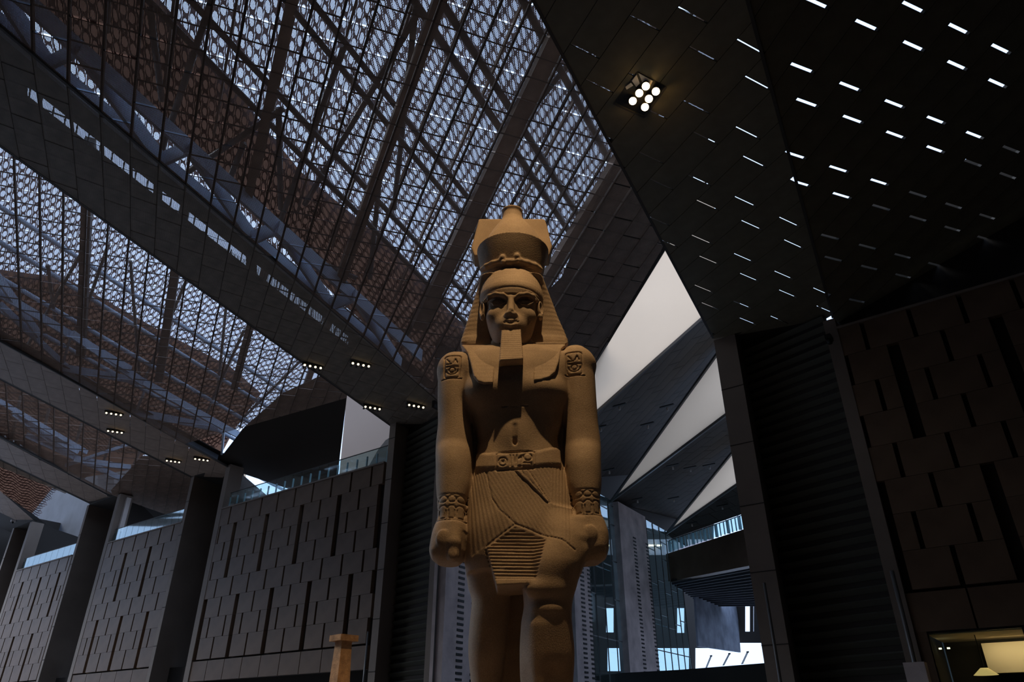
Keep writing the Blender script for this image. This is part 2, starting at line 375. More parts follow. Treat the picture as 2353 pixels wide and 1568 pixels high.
# tan fabric under part of the holes
def plate(pl, dz, pts, material, name, parent, th=0.03, **k):
    p2 = shift(pl, dz); P = [hit(x, y, *p2) for x, y in pts]
    c = sum(P) / len(P); mb = MB(); mb.prism([p - c for p in P], Z * th)
    o = mb.build(name, material, parent, **k); o.location = c; return o
plate(plM, 4.4, [(-160, -220), (1060, 960), (1110, 800), (890, 560), (690, 395), (420, 60), (330, -40), (200, -200)], M['tan'], 'fabric_sheet', ROOF)
plate(plF, 4.4, [(-160, 680), (-160, 600), (150, 640), (357, 755), (528, 843), (600, 905), (540, 985), (500, 1060), (430, 1010)], M['tan'], 'fabric_sheet', ROOF)
plate(plG, 4.4, [(-160, 900), (-160, 720), (470, 1050), (330, 1045), (300, 1080), (180, 1100)], M['tan'], 'fabric_sheet', ROOF)
plate(plH, 4.4, [(-160, 1030), (-160, 900), (130, 1110), (70, 1185)], M['tan'], 'fabric_sheet', ROOF)
# opaque roof decks: above the flat bands (with slots of open sky) and beyond the lattice
def deck(pl, dz, pts, label='dark solid roof deck above a ceiling band'):
    return plate(pl, dz, pts, M['back'], 'roof', None, 0.08, kind='structure', label=label)
def bandE(e, d, x): return (x, on(e, x)[1] + d)
# band B deck split around the bright slots
def strip(pl, dz, f_lo, f_hi, xs):
    deck(pl, dz, [f_lo(x) for x in xs] + [f_hi(x) for x in xs[::-1]])
S1 = lambda x: (x, line_y((66, 200), (790, 765), x)); S2 = lambda x: (x, line_y((66, 226), (790, 788), x))
up = lambda x: bandE(E2, -30, x); lo = lambda x: bandE(E1, 4, x)
strip(plB, 1.6, S1, up, [-160, 1020]); strip(plB, 1.6, lo, S2, [-160, 1020])
for a, b in ((-160, 62), (352, 372), (565, 590), (800, 1020)): strip(plB, 1.6, S2, S1, [a, b])
for i in range(28):
    x = 70 + i * 27
    if x > 790: break
    a = hit(*S1(x), *shift(plB, 1.5)); b = hit(x - 4, S2(x)[1] + 1, *shift(plB, 1.5))
    MB().bar(a, b, 0.05, 0.08).build('mullion', M['steel'], ROOF)
S3 = lambda x: (x, on(E5, x)[1] + 3); S4 = lambda x: (x, on(E5, x)[1] + 15)
strip(plC, 0.9, lambda x: bandE(E4, 4, x), S4, [-160, 560]); strip(plC, 0.9, S3, lambda x: bandE(E5, -25, x), [-160, 560])
for a, b in ((-160, 5), (90, 158), (330, 350), (460, 560)): strip(plC, 0.9, S4, S3, [a, b])
S5 = lambda x: (x, on(E7, x)[1] - 26); S6 = lambda x: (x, on(E7, x)[1] - 6)
deck(plD, 1.0, [bandE(E8, 4, -160), bandE(E8, 4, 290), bandE(E7, -4, 290), bandE(E7, -4, -160)])
deck(plE, 1.0, [(-160, 1140), (60, 1240), (120, 1215), (-160, 1020)])
# far right end of the big plane: solid boarding above the sheets
deck(plM, 1.2, [(1290, 640), (1325, 560), (1432, 330), (1600, 260), (1635, 300), (1526, 578), (1362, 850), (1120, 1018), (1060, 960), (1130, 800)], 'solid boarding above the far end of the big ceiling plane')
deck(plF, 0.6, [(500, 1062), (560, 985), (650, 905), (745, 862), (797, 845), (797, 912), (776, 1092), (672, 1127), (528, 1079)], 'solid boarding over the gallery behind the left wall')
deck(plG, 0.6, [(255, 1128), (325, 1050), (500, 1050), (520, 1250), (300, 1250)], 'solid boarding over the far gallery')

# ---------------------------------------------------------------- steel work in the roof space
def on_pl(pl, dz, x, y): return hit(x, y, *shift(pl, dz))
def member(pl, dz, a, b, wd, ht, m, name, parent, up=(0, 0, 1)):
    A_, B_ = on_pl(pl, dz, *a), on_pl(pl, dz if not isinstance(dz, tuple) else dz[1], *b)
    return MB().bar(A_, B_, wd, ht, up).build(name, m, parent)
def long_px(pl, dz, q, p0, p1):
    p2 = shift(pl, dz); f = lambda p: xy(p, q) + Z * zon(p2, *(xy(p, q)[:2]))
    lim = clip_poly([(p0, q - .01), (p1, q - .01), (p1, q + .01), (p0, q + .01)], ccw(polyM if pl is plM else polyF))
    if len(lim) < 3: return None
    return f(min(lim)[0]), f(max(lim)[0] - .3)
T1 = empty('roof_truss', (0, 0, 0), label='steel truss of deep beams, tubes and bracing over the big tilted ceiling plane', cat='truss')
# deep beams running with the panel seams
for q, wd in ((-0.2, .35), (4.9, .5), (9.9, .75), (15.6, .7)):
    a, b = long_px(plM, 1.6, q, 8, 34); MB().bar(a, b, wd, 0.5).build('beam', M['solid_brown'], T1)
for q in np.arange(-6.3, 14, 2.1):
    ab = long_px(plM, 3.2, q, 8, 34)
    if ab: MB().bar(ab[0], ab[1], 0.10, 0.22).build('purlin', M['solid_brown'], T1)
# paired tubes parallel to the folds
for x0, y0 in ((340, 0), (437, 0), (655, 0), (715, 0), (950, 0), (1012, 0), (1200, 0), (1225, -60)):
    VPX = (2265, 1955); f = lambda t: (x0 + (VPX[0] - x0) * t, y0 + (VPX[1] - y0) * t)
    a, b = on_pl(plM, 2.2, *f(-0.08)), on_pl(plM, 2.2, *f(0.42 if x0 < 900 else (0.32 if x0 < 1100 else 0.22)))
    smooth(MB().tube(a, b, 0.13 if x0 < 900 else 0.17).build('tube', M['tube'], T1))
# crossing diagonals
for a, b in (((500, -40), (370, 350)), ((345, 20), (372, 230)), ((650, 250), (425, 400)), ((960, 30), (700, 470)), ((955, 20), (905, 480)), ((1180, 330), (930, 780)), ((1160, 330), (1320, 130)),
             ((640, 250), (645, 480)), ((1175, 310), (1100, 520)), ((880, 330), (850, 640)), ((1290, 10), (1180, 300)), ((790, 110), (640, 520)), ((820, 640), (640, 560)), ((560, 330), (505, 470))):
    smooth(MB().tube(on_pl(plM, 2.0, *a), on_pl(plM, 3.0, *b), 0.13).build('brace', M['tube'], T1))
# pale flat-plate truss along the lower fold
T2 = empty('fold_truss', label='sky-tinted pale flat-plate truss following the upper edge of the flat band', cat='truss')
def warren(T, pl, e, xs, dz, wid=0.45):
    pts = []
    for k, x in enumerate(xs):
        y = on(e, x)[1]; d = 0.055 * (2600 - x) / 2600
        lo_ = (x + 20, y + 6); hi_ = (x + 95 - 0.03 * x, y - 30 + 0.02 * x); pts.append((lo_, hi_))
    for (a0, a1), (b0, b1) in zip(pts[:-1], pts[1:]):
        for p, q in ((a0, b0), (a1, b1), (a1, b0), (a0, a1)):
            A_, B_ = on_pl(pl, dz, *p), on_pl(pl, dz + 0.3, *q)
            MB().bar(A_, B_, 0.14, wid).build('plate_member', M['paint'], T)
warren(T2, plM, E2, [-150, 90, 350, 560, 740, 900], 0.95, 0.75)
warren_T3 = empty('fold_truss', label='sky-tinted pale flat-plate truss over the second tilted plane, lower left', cat='truss')
for a, b, wd in (((-60, 640), (300, 850), .5), ((-60, 560), (90, 770), .5), ((165, 768), (140, 850), .45), ((165, 768), (330, 880), .55), ((140, 845), (330, 878), .5), ((330, 878), (600, 1030), .5), ((-20, 790), (140, 860), .6),
                 ((150, 850), (330, 960), .7), ((330, 965), (500, 1050), .7), ((250, 935), (500, 985), .55), ((330, 905), (300, 975), .4), ((515, 985), (510, 1040), .5), ((0, 700), (170, 860), .4)):
    MB().bar(on_pl(plF, 1.0, *a), on_pl(plF, 1.3, *b), 0.14, wd).build('plate_member', M['paint'], warren_T3)
T4 = empty('roof_truss', label='steel truss with slim parallel tubes over the second tilted ceiling plane', cat='truss')
for y0 in (470, 555, 640, 720, 800):
    f = lambda t: (-100 + 2365 * t, y0 - 60 + (1955 - y0 + 60) * t)
    smooth(MB().tube(on_pl(plF, 2.4, *f(0.0)), on_pl(plF, 2.4, *f(0.34)), 0.14).build('tube', M['paint'], T4))
for q, wd in ((-13.2, .5), (-8.2, .5), (-3.4, .5), (1.6, .5), (6.5, .4)):
    a, b = long_px(plF, 1.8, q, 24, 52); MB().bar(a, b, wd, 0.5).build('beam', M['steel'], T4)
for a, b in (((250, 560), (180, 760)), ((110, 610), (130, 760)), ((430, 640), (330, 880)), ((300, 600), (320, 860)), ((560, 760), (470, 960)), ((520, 700), (500, 900)), ((690, 830), (560, 960)), ((200, 560), (60, 800))):
    smooth(MB().tube(on_pl(plF, 2.0, *a), on_pl(plF, 2.6, *b), 0.10).build('brace', M['tube'], T4))
T5 = empty('roof_truss', label='sky-tinted pale truss over the third tilted ceiling plane, far left', cat='truss')
for a, b, wd in (((-40, 900), (200, 1040), .4), ((30, 950), (180, 1060), .5), ((180, 1040), (80, 985), .4), ((170, 1055), (300, 1075), .5), ((150, 1070), (300, 1020), .3), ((30, 945), (75, 990), .35), ((60, 1000), (300, 1110), .5)):
    MB().bar(on_pl(plG, 1.0, *a), on_pl(plG, 1.6, *b), 0.14, wd).build('plate_member', M['paint'], T5)
for x in (25, 90, 165, 235, 300):
    smooth(MB().tube(on_pl(plG, 1.5, x, 1010 + x * .25), on_pl(plG, 2.5, x + 22, 900 + x * .45), 0.12).build('brace', M['tube'], T5))
# ================================================================ the long wall
def slab_wall(name, label, u_hi, u_lo, uj, pitch, zr, zb, top_row=True, big_phase=0, low_phase=0, amber=False):
    """u runs high (left) to low (right); uj = a row-1 joint; zr = row boundaries from the top"""
    root = empty(name, label=label, kind='structure')
    mb = MB()
    zt, z0 = zr[0] + 0.02, zb
    mb.box(W3((u_hi + u_lo) / 2, VW + 0.42, (zt + z0) / 2), U * (u_hi - u_lo) / 2, V * 0.12, Z * (zt - z0) / 2)
    mb.build('backing', M['back'], root)
    coping = MB(); coping.box(W3((u_hi + u_lo) / 2, VW + 0.2, zr[0] + 0.05), U * (u_hi - u_lo) / 2, V * 0.26, Z * 0.05); coping.build('coping', M['plaster'], root)
    aj = [uj + k * pitch for k in range(-40, 40)]; bj = [u + pitch / 2 for u in aj]
    idx = lambda u: round((u - uj - pitch / 2) / pitch)
    cache = {}
    for r in range(len(zr) - 1):
        hi, lo_ = zr[r], zr[r + 1]
        J = []
        if r % 2 == 0: J += [(u, 0.17) for u in aj]
        bigs = [u for u in bj if (idx(u) + big_phase) % 2 == 0]; lows = [u for u in bj if (idx(u) + low_phase) % 2 == 0]
        if r in (1, 2, 3):
            J += [(u, 0.45) for u in bigs]
            if r % 2: J += [(u, 0.17) for u in bj if u not in bigs]
        if r in (5, 6, 7):
            J += [(u, 0.45) for u in lows]
            if r % 2: J += [(u, 0.17) for u in bj if u not in lows]
        J = sorted([j for j in J if u_lo + 0.1 < j[0] < u_hi - 0.1], reverse=True)
        edges = [(u_hi, 0)] + J + [(u_lo, 0)]
        for (ua, wa), (ub, wb) in zip(edges[:-1], edges[1:]):
            a, b = ua - wa / 2, ub + wb / 2
            if a - b < 0.05: continue
            key = (round(a - b, 2), round(hi - lo_, 2))
            if key not in cache:
                m1 = MB(); m1.box(np.zeros(3), U * (a - b) / 2, V * 0.14, Z * ((hi - lo_) / 2 - 0.007)); cache[key] = m1.mesh('stone_panel', M['stone'])
            link('stone_panel', cache[key], root, W3((a + b) / 2, VW + 0.14 + random.uniform(-.006, .006), (hi + lo_) / 2))
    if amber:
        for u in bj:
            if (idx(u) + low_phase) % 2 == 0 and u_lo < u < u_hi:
                m1 = MB(); m1.box(W3(u, VW + 0.285, (zr[5] + zr[8]) / 2), U * 0.2, V * 0.01, Z * (zr[5] - zr[8]) / 2); m1.build('glow_recess', M['amber'], root)
    # plain base course
    n = max(1, int((u_hi - u_lo) / pitch)); m1 = MB(); hb = zr[-1] - 0.1
    m1.box(np.zeros(3), U * ((u_hi - u_lo) / n / 2 - 0.03), V * 0.12, Z * (hb - zb) / 2); me = m1.mesh('base_panel', M['stone'])
    for k in range(n): link('base_panel', me, root, W3(u_lo + (k + .5) * (u_hi - u_lo) / n, VW + 0.16, (hb + zb) / 2))
    return root
ZL = [16.85, 15.50, 14.17, 12.84, 11.51, 10.20, 8.87, 7.53, 6.15]; ZRr = [17.05, 15.72, 14.33, 12.95, 11.59, 10.20, 8.88, 7.51, 6.15]
slab_wall('wall_left', 'slotted stone wall left of the statue', 50.9, 32.95, 49.57, 1.94, ZL, 4.80, big_phase=1, low_phase=0)
slab_wall('wall_left', 'second slotted stone wall from the statue, lit blue-grey', 68.4, 56.35, 67.5, 2.01, [z - .15 for z in ZL], 4.75, big_phase=0, low_phase=1, amber=True)
slab_wall('wall_left', 'far slotted stone wall at the left edge, brightest', 87.4, 75.15, 85.8, 2.02, [z - .35 for z in ZL], 4.7, big_phase=1, low_phase=0)
slab_wall('wall_right', 'dark slotted stone wall right of the black recess', 5.0, -9.0, 3.97, 1.83, ZRr, 4.75, big_phase=1, low_phase=0)

# glass balustrades on the parapets
def balustrade(label, u_hi, u_lo, z, step, lit):
    root = empty('balustrade', W3(u_hi, VW + .3, z), label=label, cat='balustrade', group='glass balustrades on the long wall'); o3 = np.array(root.location)
    n = int((u_hi - u_lo) / step); st = (u_hi - u_lo) / n
    g = MB(); g.box(np.zeros(3), U * (st / 2 - .02), V * .012, Z * .55); gm = g.mesh('glass_panel', M['glass'])
    f = MB(); f.box(np.zeros(3), U * .035, V * .05, Z * .42); fm = f.mesh('post', M['fin'] if lit else M['steel'])
    for i in range(n):
        link('glass_panel', gm, root, W3(u_hi - (i + .5) * st, VW + .3, z + .62) - o3)
    for i in range(n + 1): link('post', fm, root, W3(u_hi - i * st, VW + .36, z + .45) - o3)
    r = MB(); r.bar(W3(u_hi, VW + .3, z + 1.2) - o3, W3(u_lo, VW + .3, z + 1.2) - o3, .05, .05); r.build('handrail', M['steel'], root)
    return root
balustrade('glass balustrade with pale posts on the wall just left of the statue', 50.5, 33.1, 16.95, 0.95, True)
balustrade('glass balustrade on the second wall, beside a pale post', 68.3, 56.5, 16.8, 1.0, False)
balustrade('glass balustrade on the far left wall, lit cream behind', 87.2, 75.4, 16.6, 1.3, False)

# piers with deep open recesses
def isect(p, d, q, e):                     # plan intersection
    A_ = np.array([[d[0], -e[0]], [d[1], -e[1]]]); t = np.linalg.solve(A_, (q - p)[:2]); return p + d * t[0]
AR = math.radians(-38); RD = np.array([math.sin(AR), math.cos(AR), 0])
def pier(name, label, uL, uR, wf, jamb, top, ribs, topj=None, deep=0):
    root = empty(name, label=label, kind='structure'); topj = topj or top
    P0 = W3(uL, VW - .02, 0); P1 = W3(uL - wf, VW - .02, 0); back = isect(P1, GS, W3(uR, VW + .3, 0), RD) if not deep else P1 + GS * deep
    mb = MB(); mb.hexa([P0, P1, back, P0 + (back - P1)], [p + Z * top for p in (P0, P1, back, P0 + (back - P1))]); mb.build('pier_wall', M['plaster'], root)
    zj = 1.9
    while zj < top - 1:                    # narrow joints as thin dark strips, slightly proud
        m1 = MB(); m1.bar(P0 - V * .012 + Z * zj, P1 - V * .012 + Z * zj, .02, .03); m1.build('joint_strip', M['back'], root); zj += 2.75
    B1 = W3(uR, VW + .3, 0); m2 = MB(); m2.hexa([B1, back, back + V * .4, B1 + V * .4], [p + Z * top for p in (B1, back, back + V * .4, B1 + V * .4)]); m2.build('recess_back', M['back'], root)
    m3 = MB(); m3.hexa([W3(uR + .05, VW - .02, 0), W3(uR - jamb, VW - .02, 0), W3(uR - jamb, VW + 1.2, 0), W3(uR + .05, VW + 1.2, 0)], [W3(a, b, topj) for a, b in ((uR + .05, VW - .02), (uR - jamb, VW - .02), (uR - jamb, VW + 1.2), (uR + .05, VW + 1.2))]); m3.build('pier_wall', M['plaster'], root)
    if ribs:
        nrm = np.array([RD[1], -RD[0], 0]); nrm = -nrm if nrm @ V > 0 else nrm
        L = (back - B1); m4 = MB(); m4.hexa([L * .0 + nrm * .0 - Z * .13, L * 1.0 - Z * .13, L + nrm * .02 - Z * .13, nrm * .02 - Z * .13][:4], [nrm * 0 + Z * .13, L + Z * .13, L + nrm * .22 + Z * .05, nrm * .22 + Z * .05])
        me = m4.mesh('louvre_rib', M['rib'])
        z = 0.4
        while z < top - .4: link('louvre_rib', me, root, B1 + Z * z); z += .46
    cap = MB(); cap.prism([P1 + Z * top, W3(uR, VW - .02, top), W3(uR, VW + .4, top), back + Z * top], Z * .1); cap.build('recess_top', M['back'], root)
    return root
pier('wall_right', 'pier with black ribbed recess right of the statue', 10.43, 5.40, 1.05, .45, 18.3, True, 17.6)
pier('wall_left', 'grey pier directly left of the statue', 32.70, 28.4, .55, .4, 19.45, True)
pier('wall_left', 'second grey pier with smooth recess, left of the statue', 56.4, 51.35, .45, .55, 20.5, False, None, 9)
pier('wall_left', 'third pier, its recess lit dark blue', 74.95, 68.95, .4, .5, 21.3, False, None, 12)
pier('wall_left', 'far pier at the left edge with brown recess', float(wall(34, 1203) @ U), 87.95, .4, .5, 21.7, False, None, 12)
slab_wall('wall_left', 'last slotted stone wall, cut by the left edge of the picture', 104, float(wall(34, 1203) @ U) + .1, 103, 2.0, [z - .35 for z in ZL], 4.7)

# galleries behind the parapets
mb = MB(); mb.box(W3(53, VW + 16, 12), U * 22, V * .2, Z * 12); mb.build('wall_back', M['white'], kind='structure', label='pale gallery wall seen above the left parapet')
mb = MB(); mb.box(W3(73, VW + 14.5, 12), U * 15, V * .2, Z * 12); mb.build('wall_back', M['back'], kind='structure', label='dark gallery wall seen above the far left parapets')
for (a, b, z) in ((50.9, 32.9, 16.75), (68.4, 56.5, 16.5), (87.4, 75.2, 16.4)):
    mb = MB(); mb.box(W3((a + b) / 2, VW + 8, z - .2), U * (a - b) / 2, V * 7.5, Z * .15); mb.build('floor', M['plaster'], kind='structure', label='gallery floor behind the left parapets')
P = [hit(x, y, V, VW + 7) for x, y in ((520, 1075), (516, 1180), (558, 1168), (564, 1080))]
MB().prism(P, V * .1).build('wall_back', M['pale'], kind='structure', label='narrow bright wall strip at the left end of the gallery')  # translucent sheet: glow from behind imitates daylight on this wall
for pts, lab in ((((30, 1090), (262, 1090), (262, 1160), (168, 1255), (48, 1289), (20, 1300)), 'dark wall above the far left balustrade'), (((225, 1060), (460, 1060), (424, 1187), (350, 1193), (300, 1230), (225, 1280)), 'dark upper wall behind the second balustrade'),
                 (((225, 1280), (300, 1230), (352, 1196), (400, 1210), (424, 1206), (424, 1290)), 'dark lower wall behind the second balustrade')):
    MB().prism([hit(x, y, V, VW + 9) for x, y in pts], V * .1).build('wall_back', M['slate'], kind='structure', label=lab)
P = [hit(x, y, V, VW + 10) for x, y in ((40, 1280), (40, 1330), (180, 1300), (180, 1245))]
MB().prism(P, V * .1).build('wall_back', M['pale'], kind='structure', label='bright cream wall behind the far left balustrade')  # made translucent to glow like a daylit wall
# pale wall made translucent so a sky glow imitates its daylight
P = [hit(x, y, V, VW + 9) for x, y in ((797, 905), (775, 1140), (905, 1120), (905, 905))]
MB().prism(P, V * .1).build('wall_back', M['pale_dim'], kind='structure', label='pale glowing wall above the parapet beside the pier')
P = [hit(x, y, V, VW + 8.5) for x, y in ((886, 1012), (868, 1035), (838, 1088), (835, 1120), (905, 1120), (905, 1000))]
MB().prism(P, V * .1).build('wall_back', M['back'], kind='structure', label='dark stair side in front of the glowing wall')
o = MB(); A_ = hit(293, 1146, V, VW + .72); o.box([A_[0], A_[1], (A_[2] + 16.8) / 2], U * .36, V * .2, Z * (A_[2] - 16.8) / 2); tag(o.build('pillar', M['white']), 'pale square post above the second wall', kind='structure')

# ================================================================ the stair opening behind the statue
AZG = math.radians(32.5); DG = np.array([math.sin(AZG), math.cos(AZG), 0]); NG = np.array([DG[1], -DG[0], 0])
r_ = ray(1407, 1152); PG = O + r_ * (17.4 / r_[2]); dG = float(NG @ PG)
def gw(x, y, off=0.0): return hit(x, y, NG, dG - off)       # off > 0: behind the glass
GLW = empty('wall_glass', label='tall glazed wall with stone pilasters behind the statue', kind='structure')
gb0, gb1 = gw(1003, 1400), gw(1590, 1543)
def gpt(s, z, off=0.0): return gb0 * [1, 1, 0] + (gb1 - gb0) * [1, 1, 0] * s - NG * off + Z * z
def s_of(x, y):
    p = gw(x, y); d = (gb1 - gb0) * [1, 1, 0]; return float(((p - gb0) * [1, 1, 0]) @ d / (d @ d)), float(p[2])
ztop = lambda s: 19.0 if s < .9 else 18.9
# panes and mullions
zG = s_of(1460, 1272)[1]
LEN = np.linalg.norm((gb1 - gb0)[:2]); NB = 24
pm = MB(); pm.prism([np.zeros(3), (gb1 - gb0) * [1, 1, 0] / NB, (gb1 - gb0) * [1, 1, 0] / NB + Z * 3.0, Z * 3.0], -NG * .03); pme = pm.mesh('pane', M['glass_dark'])
for i in range(NB):
    for j in range(6): link('pane', pme, GLW, gpt(i / NB, 1.0 + 3.0 * j))
for i in range(NB + 1):
    m1 = MB(); m1.bar(gpt(i / NB, 0), gpt(i / NB, 19), .07, .14); m1.build('mullion', M['tube'], GLW)
for z in (4.0, 7.9, 10.0, 13.0, 16.0, 17.6):
    for i in range(NB):
        dzz = ((i * 7) % 3) * .45 if z not in (7.9,) else 0
        m1 = MB(); m1.bar(gpt(i / NB, z + dzz), gpt((i + 1) / NB, z + dzz), .07, .07); m1.build('transom', M['tube'], GLW)
# pilasters
def pil(x0, x1, y, zt, lab):
    s0, s1 = s_of(x0, y)[0], s_of(x1, y)[0]
    r = empty('stone_pilaster', gpt(s0, 0), label=lab, cat='pilaster'); o3 = np.array(r.location)
    m1 = MB(); m1.hexa([gpt(s0, 0, -.5) - o3, gpt(s1, 0, -.5) - o3, gpt(s1, 0, .3) - o3, gpt(s0, 0, .3) - o3], [gpt(s, zt, f) - o3 for s, f in ((s0, -.5), (s1, -.5), (s1, .3), (s0, .3))]); m1.build('shaft', M['concrete'], r)
    sm = s0 + (s1 - s0) * .5; m2 = MB(); wv = (gb1 - gb0) * [1, 1, 0]; wv = wv / np.linalg.norm(wv)
    for off, nm in ((.5, 'vent_slot'), (1.0, 'vent_slot')):
        sc = s0 + (s1 - s0) * off - (.004 if off == 1 else 0); me = MB().box(np.zeros(3), wv * .28, NG * .02, Z * .06).mesh('vent_slot', M['black'])
        z = 2.0
        zmax = zt - 2.2
        while z < zmax:
            link('vent_slot', me, r, gpt(sc, z, -.51) - o3); z += .30
    return r
pil(1423, 1487, 1380, 18.9, 'pale stone pilaster with vent slots, right of the statue, standing clear')
pil(1308, 1347, 1440, 18.9, 'pale stone pilaster with vent slots, just right of the statue\'s leg')
pil(1003, 1076, 1420, 18.9, 'pale stone pilaster with vent slots, left of the statue\'s legs')
MB().prism([gpt(-.02, 18.9, .3), gpt(1.1, 18.9, .3), gpt(1.1, 26, .3), gpt(-.02, 26, .3)], -NG * .2).build('dark_filler', M['back'], GLW)  # dark panel added to hide the sky above the glass
# dark sheets standing for the unlit interior, with openings to the bright sky
BK = empty('wall_back', label='dark backing standing for the unlit interior behind the glass, with bright window openings', kind='structure')
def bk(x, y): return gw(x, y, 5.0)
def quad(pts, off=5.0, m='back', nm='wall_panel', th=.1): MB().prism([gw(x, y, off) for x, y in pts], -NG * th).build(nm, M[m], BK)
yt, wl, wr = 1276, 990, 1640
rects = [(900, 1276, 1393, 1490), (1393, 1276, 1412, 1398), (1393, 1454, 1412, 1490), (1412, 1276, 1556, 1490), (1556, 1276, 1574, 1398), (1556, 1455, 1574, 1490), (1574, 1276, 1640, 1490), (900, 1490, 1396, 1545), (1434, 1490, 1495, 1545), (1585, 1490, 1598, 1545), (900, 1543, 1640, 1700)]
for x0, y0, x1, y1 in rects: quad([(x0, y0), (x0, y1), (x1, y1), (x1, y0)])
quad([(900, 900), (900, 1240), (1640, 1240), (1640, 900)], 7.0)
for x0, x1 in ((1385, 1400), (1475, 1505), (1510, 1520)):      # glowing strips imitate the lit upper gallery ceiling
    MB().prism([gw(x, y, 6.5) for x, y in ((x0, 1252), (x0, 1256), (x1, 1256), (x1, 1252))], -NG * .05).build('glow_strip', M['bulb_small'], BK)
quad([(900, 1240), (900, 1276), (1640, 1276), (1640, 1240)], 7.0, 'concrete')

# bridge and stair hall to the right of the glass
AB = math.radians(-27); DB = np.array([math.sin(AB), math.cos(AB), 0]); NB_ = np.array([DB[1], -DB[0], 0])
pc = gw(1536, 1270); dB = float(NB_ @ pc)
def bw(x, y, off=0.0): return hit(x, y, NB_, dB + off)
BR = empty('bridge', pc, label='dark bridge beam with a glass railing right of the statue', cat='bridge'); o3 = np.array(BR.location)
MB().prism([bw(x, y) - o3 for x, y in ((1530, 1274), (1536, 1337), (1740, 1297), (1740, 1207))], DG * 1.0).build('beam', M['stone'], BR)
k = 0
for x in range(1540, 1740, 9):
    yy = line_y((1533, 1271), (1706, 1217), x); hgt = line_y((1540, 26), (1700, 34), x)
    a, b = bw(x, yy, .1), bw(x, yy - hgt, .1)
    MB().bar(a - o3, np.array([a[0], a[1], b[2]]) - o3, .10 if k % 3 else .28, .05).build('post', M['fin'], BR); k += 1  # bluish posts added in place of reflections in the railing glass
a, b = bw(1537, 1243, .1), bw(1740, 1172, .1); MB().bar(a - o3, b - o3, .06, .06).build('handrail', M['steel'], BR)
MB().prism([bw(x, y, .1) - o3 for x, y in ((1537, 1268), (1537, 1243), (1740, 1172), (1740, 1205))], DG * .03).build('glass_panel', M['glass'], BR)
# ribbed soffit below the bridge
zs = bw(1620, 1318)[2]; SF = empty('ceiling', label='ribbed dark blue soffit below the bridge', kind='structure')
nz = Z; P = [hit(x, y, nz, zs) for x, y in ((1541, 1338), (1780, 1290), (1790, 1392), (1620, 1392))]
MB().prism(P, Z * .2).build('soffit', M['back'], SF)
for i in range(14):
    t = (i + .5) / 14; a = P[0] * (1 - t) + P[3] * t; b = P[1] * (1 - t) + P[2] * t
    MB().bar(a - Z * .1, b - Z * .1, .12, .18).build('slat', M['slate'], SF)
# inner hall wall, back wall with slits and a sky gap imitating daylit wall
HW = empty('wall_back', label='stair hall wall with blue daylight put into its colour', kind='structure')
pj = gw(1603, 1500, -.2); dW = float(NG @ pj)
def hw(x, y): return gw(x, y, 0.4)
MB().prism([gw(x, y, .6) for x, y in ((1597, 1360), (1605, 1486), (1702, 1500), (1694, 1392))], -NG * .2).build('wall_panel', M['hallwall'], HW)  # blue of the daylight is mixed into the concrete colour
pb = gw(1700, 1450, .6); dP = float(NB_ @ pb)
def pw(x, y): return hit(x, y, NB_, dP)
for x0, y0, x1, y1 in ((1690, 1370, 1700, 1478), (1700, 1370, 1712, 1392), (1712, 1370, 1724, 1392), (1724, 1370, 1800, 1392), (1700, 1452, 1800, 1478), (1700, 1392, 1711, 1452), (1723, 1392, 1730, 1452), (1732, 1392, 1800, 1452)):
    MB().prism([pw(x, y) for x, y in ((x0, y0), (x0, y1), (x1, y1), (x1, y0))], NB_ * .1).build('wall_panel', M['back'], HW)
# dark stair slope below the bright strip
P = [hit(x, y, NB_, float(NB_ @ gw(1420, 1545, -.5))) for x, y in ((1330, 1560), (1430, 1547), (1560, 1540), (1800, 1521), (1800, 1750), (1330, 1750))]
MB().prism(P, DG * .5).build('stairs', M['back'], kind='structure', label='dark edge of the grand stair below the bright windows')
def lampmast(x0, y0, x1, y1, off, lab):
    a, b = bw(x0, y0, off), bw(x1, y1, off); r = empty('stair_lamp_post', a, label=lab, cat='lamp post'); o3 = np.array(r.location)
    for s in (-.06, .06): MB().bar(a + DB * s - o3, b + DB * s - o3, .04, .04).build('pole', M['steel'], r)
    MB().bar(b - DB * .12 - o3, b + DB * .12 - o3, .05, .1).build('head', M['steel'], r)
for x0, y0, x1, y1, wh in ((1623, 1535, 1634, 1508, 'leftmost'), (1662, 1530, 1676, 1503, 'middle one'), (1705, 1527, 1718, 1499, 'rightmost')): lampmast(x0, y0, x1, y1, -1.0, wh + ' of three slanting twin posts against the bright lower strip')

# folded ceiling above the stair: dark panelled strips and pale glowing triangles
def zdepth(x, y, z): r = ray(x, y); return O + r * ((z - EYE) / r[2])
def glz(x, y): return gw(x, y)
A1, A2, A3 = gw(1207, 1040), gw(1405, 1150), gw(1531, 1226)
T1p, B1p, T2p, B2p, T3p, B3p = zdepth(1620, 416, 28.5), zdepth(1700, 654, 24.5), zdepth(1700, 739, 25.5), zdepth(1720, 913, 21.5), zdepth(1730, 980, 22.0), zdepth(1740, 1080, 19.5)
A1 = zdepth(1207, 1092, 17.0)
def tri(a, b, c, lab): MB().prism([a, b, c], Z * .05 + V * .05).build('ceiling', M['pale'], kind='structure', label=lab)
tri(A1, T1p, B1p, 'largest pale glowing ceiling triangle beside the statue')
tri(A2, T2p, B2p, 'middle pale glowing ceiling triangle')
tri(A3, T3p, B3p, 'lowest pale glowing ceiling triangle')
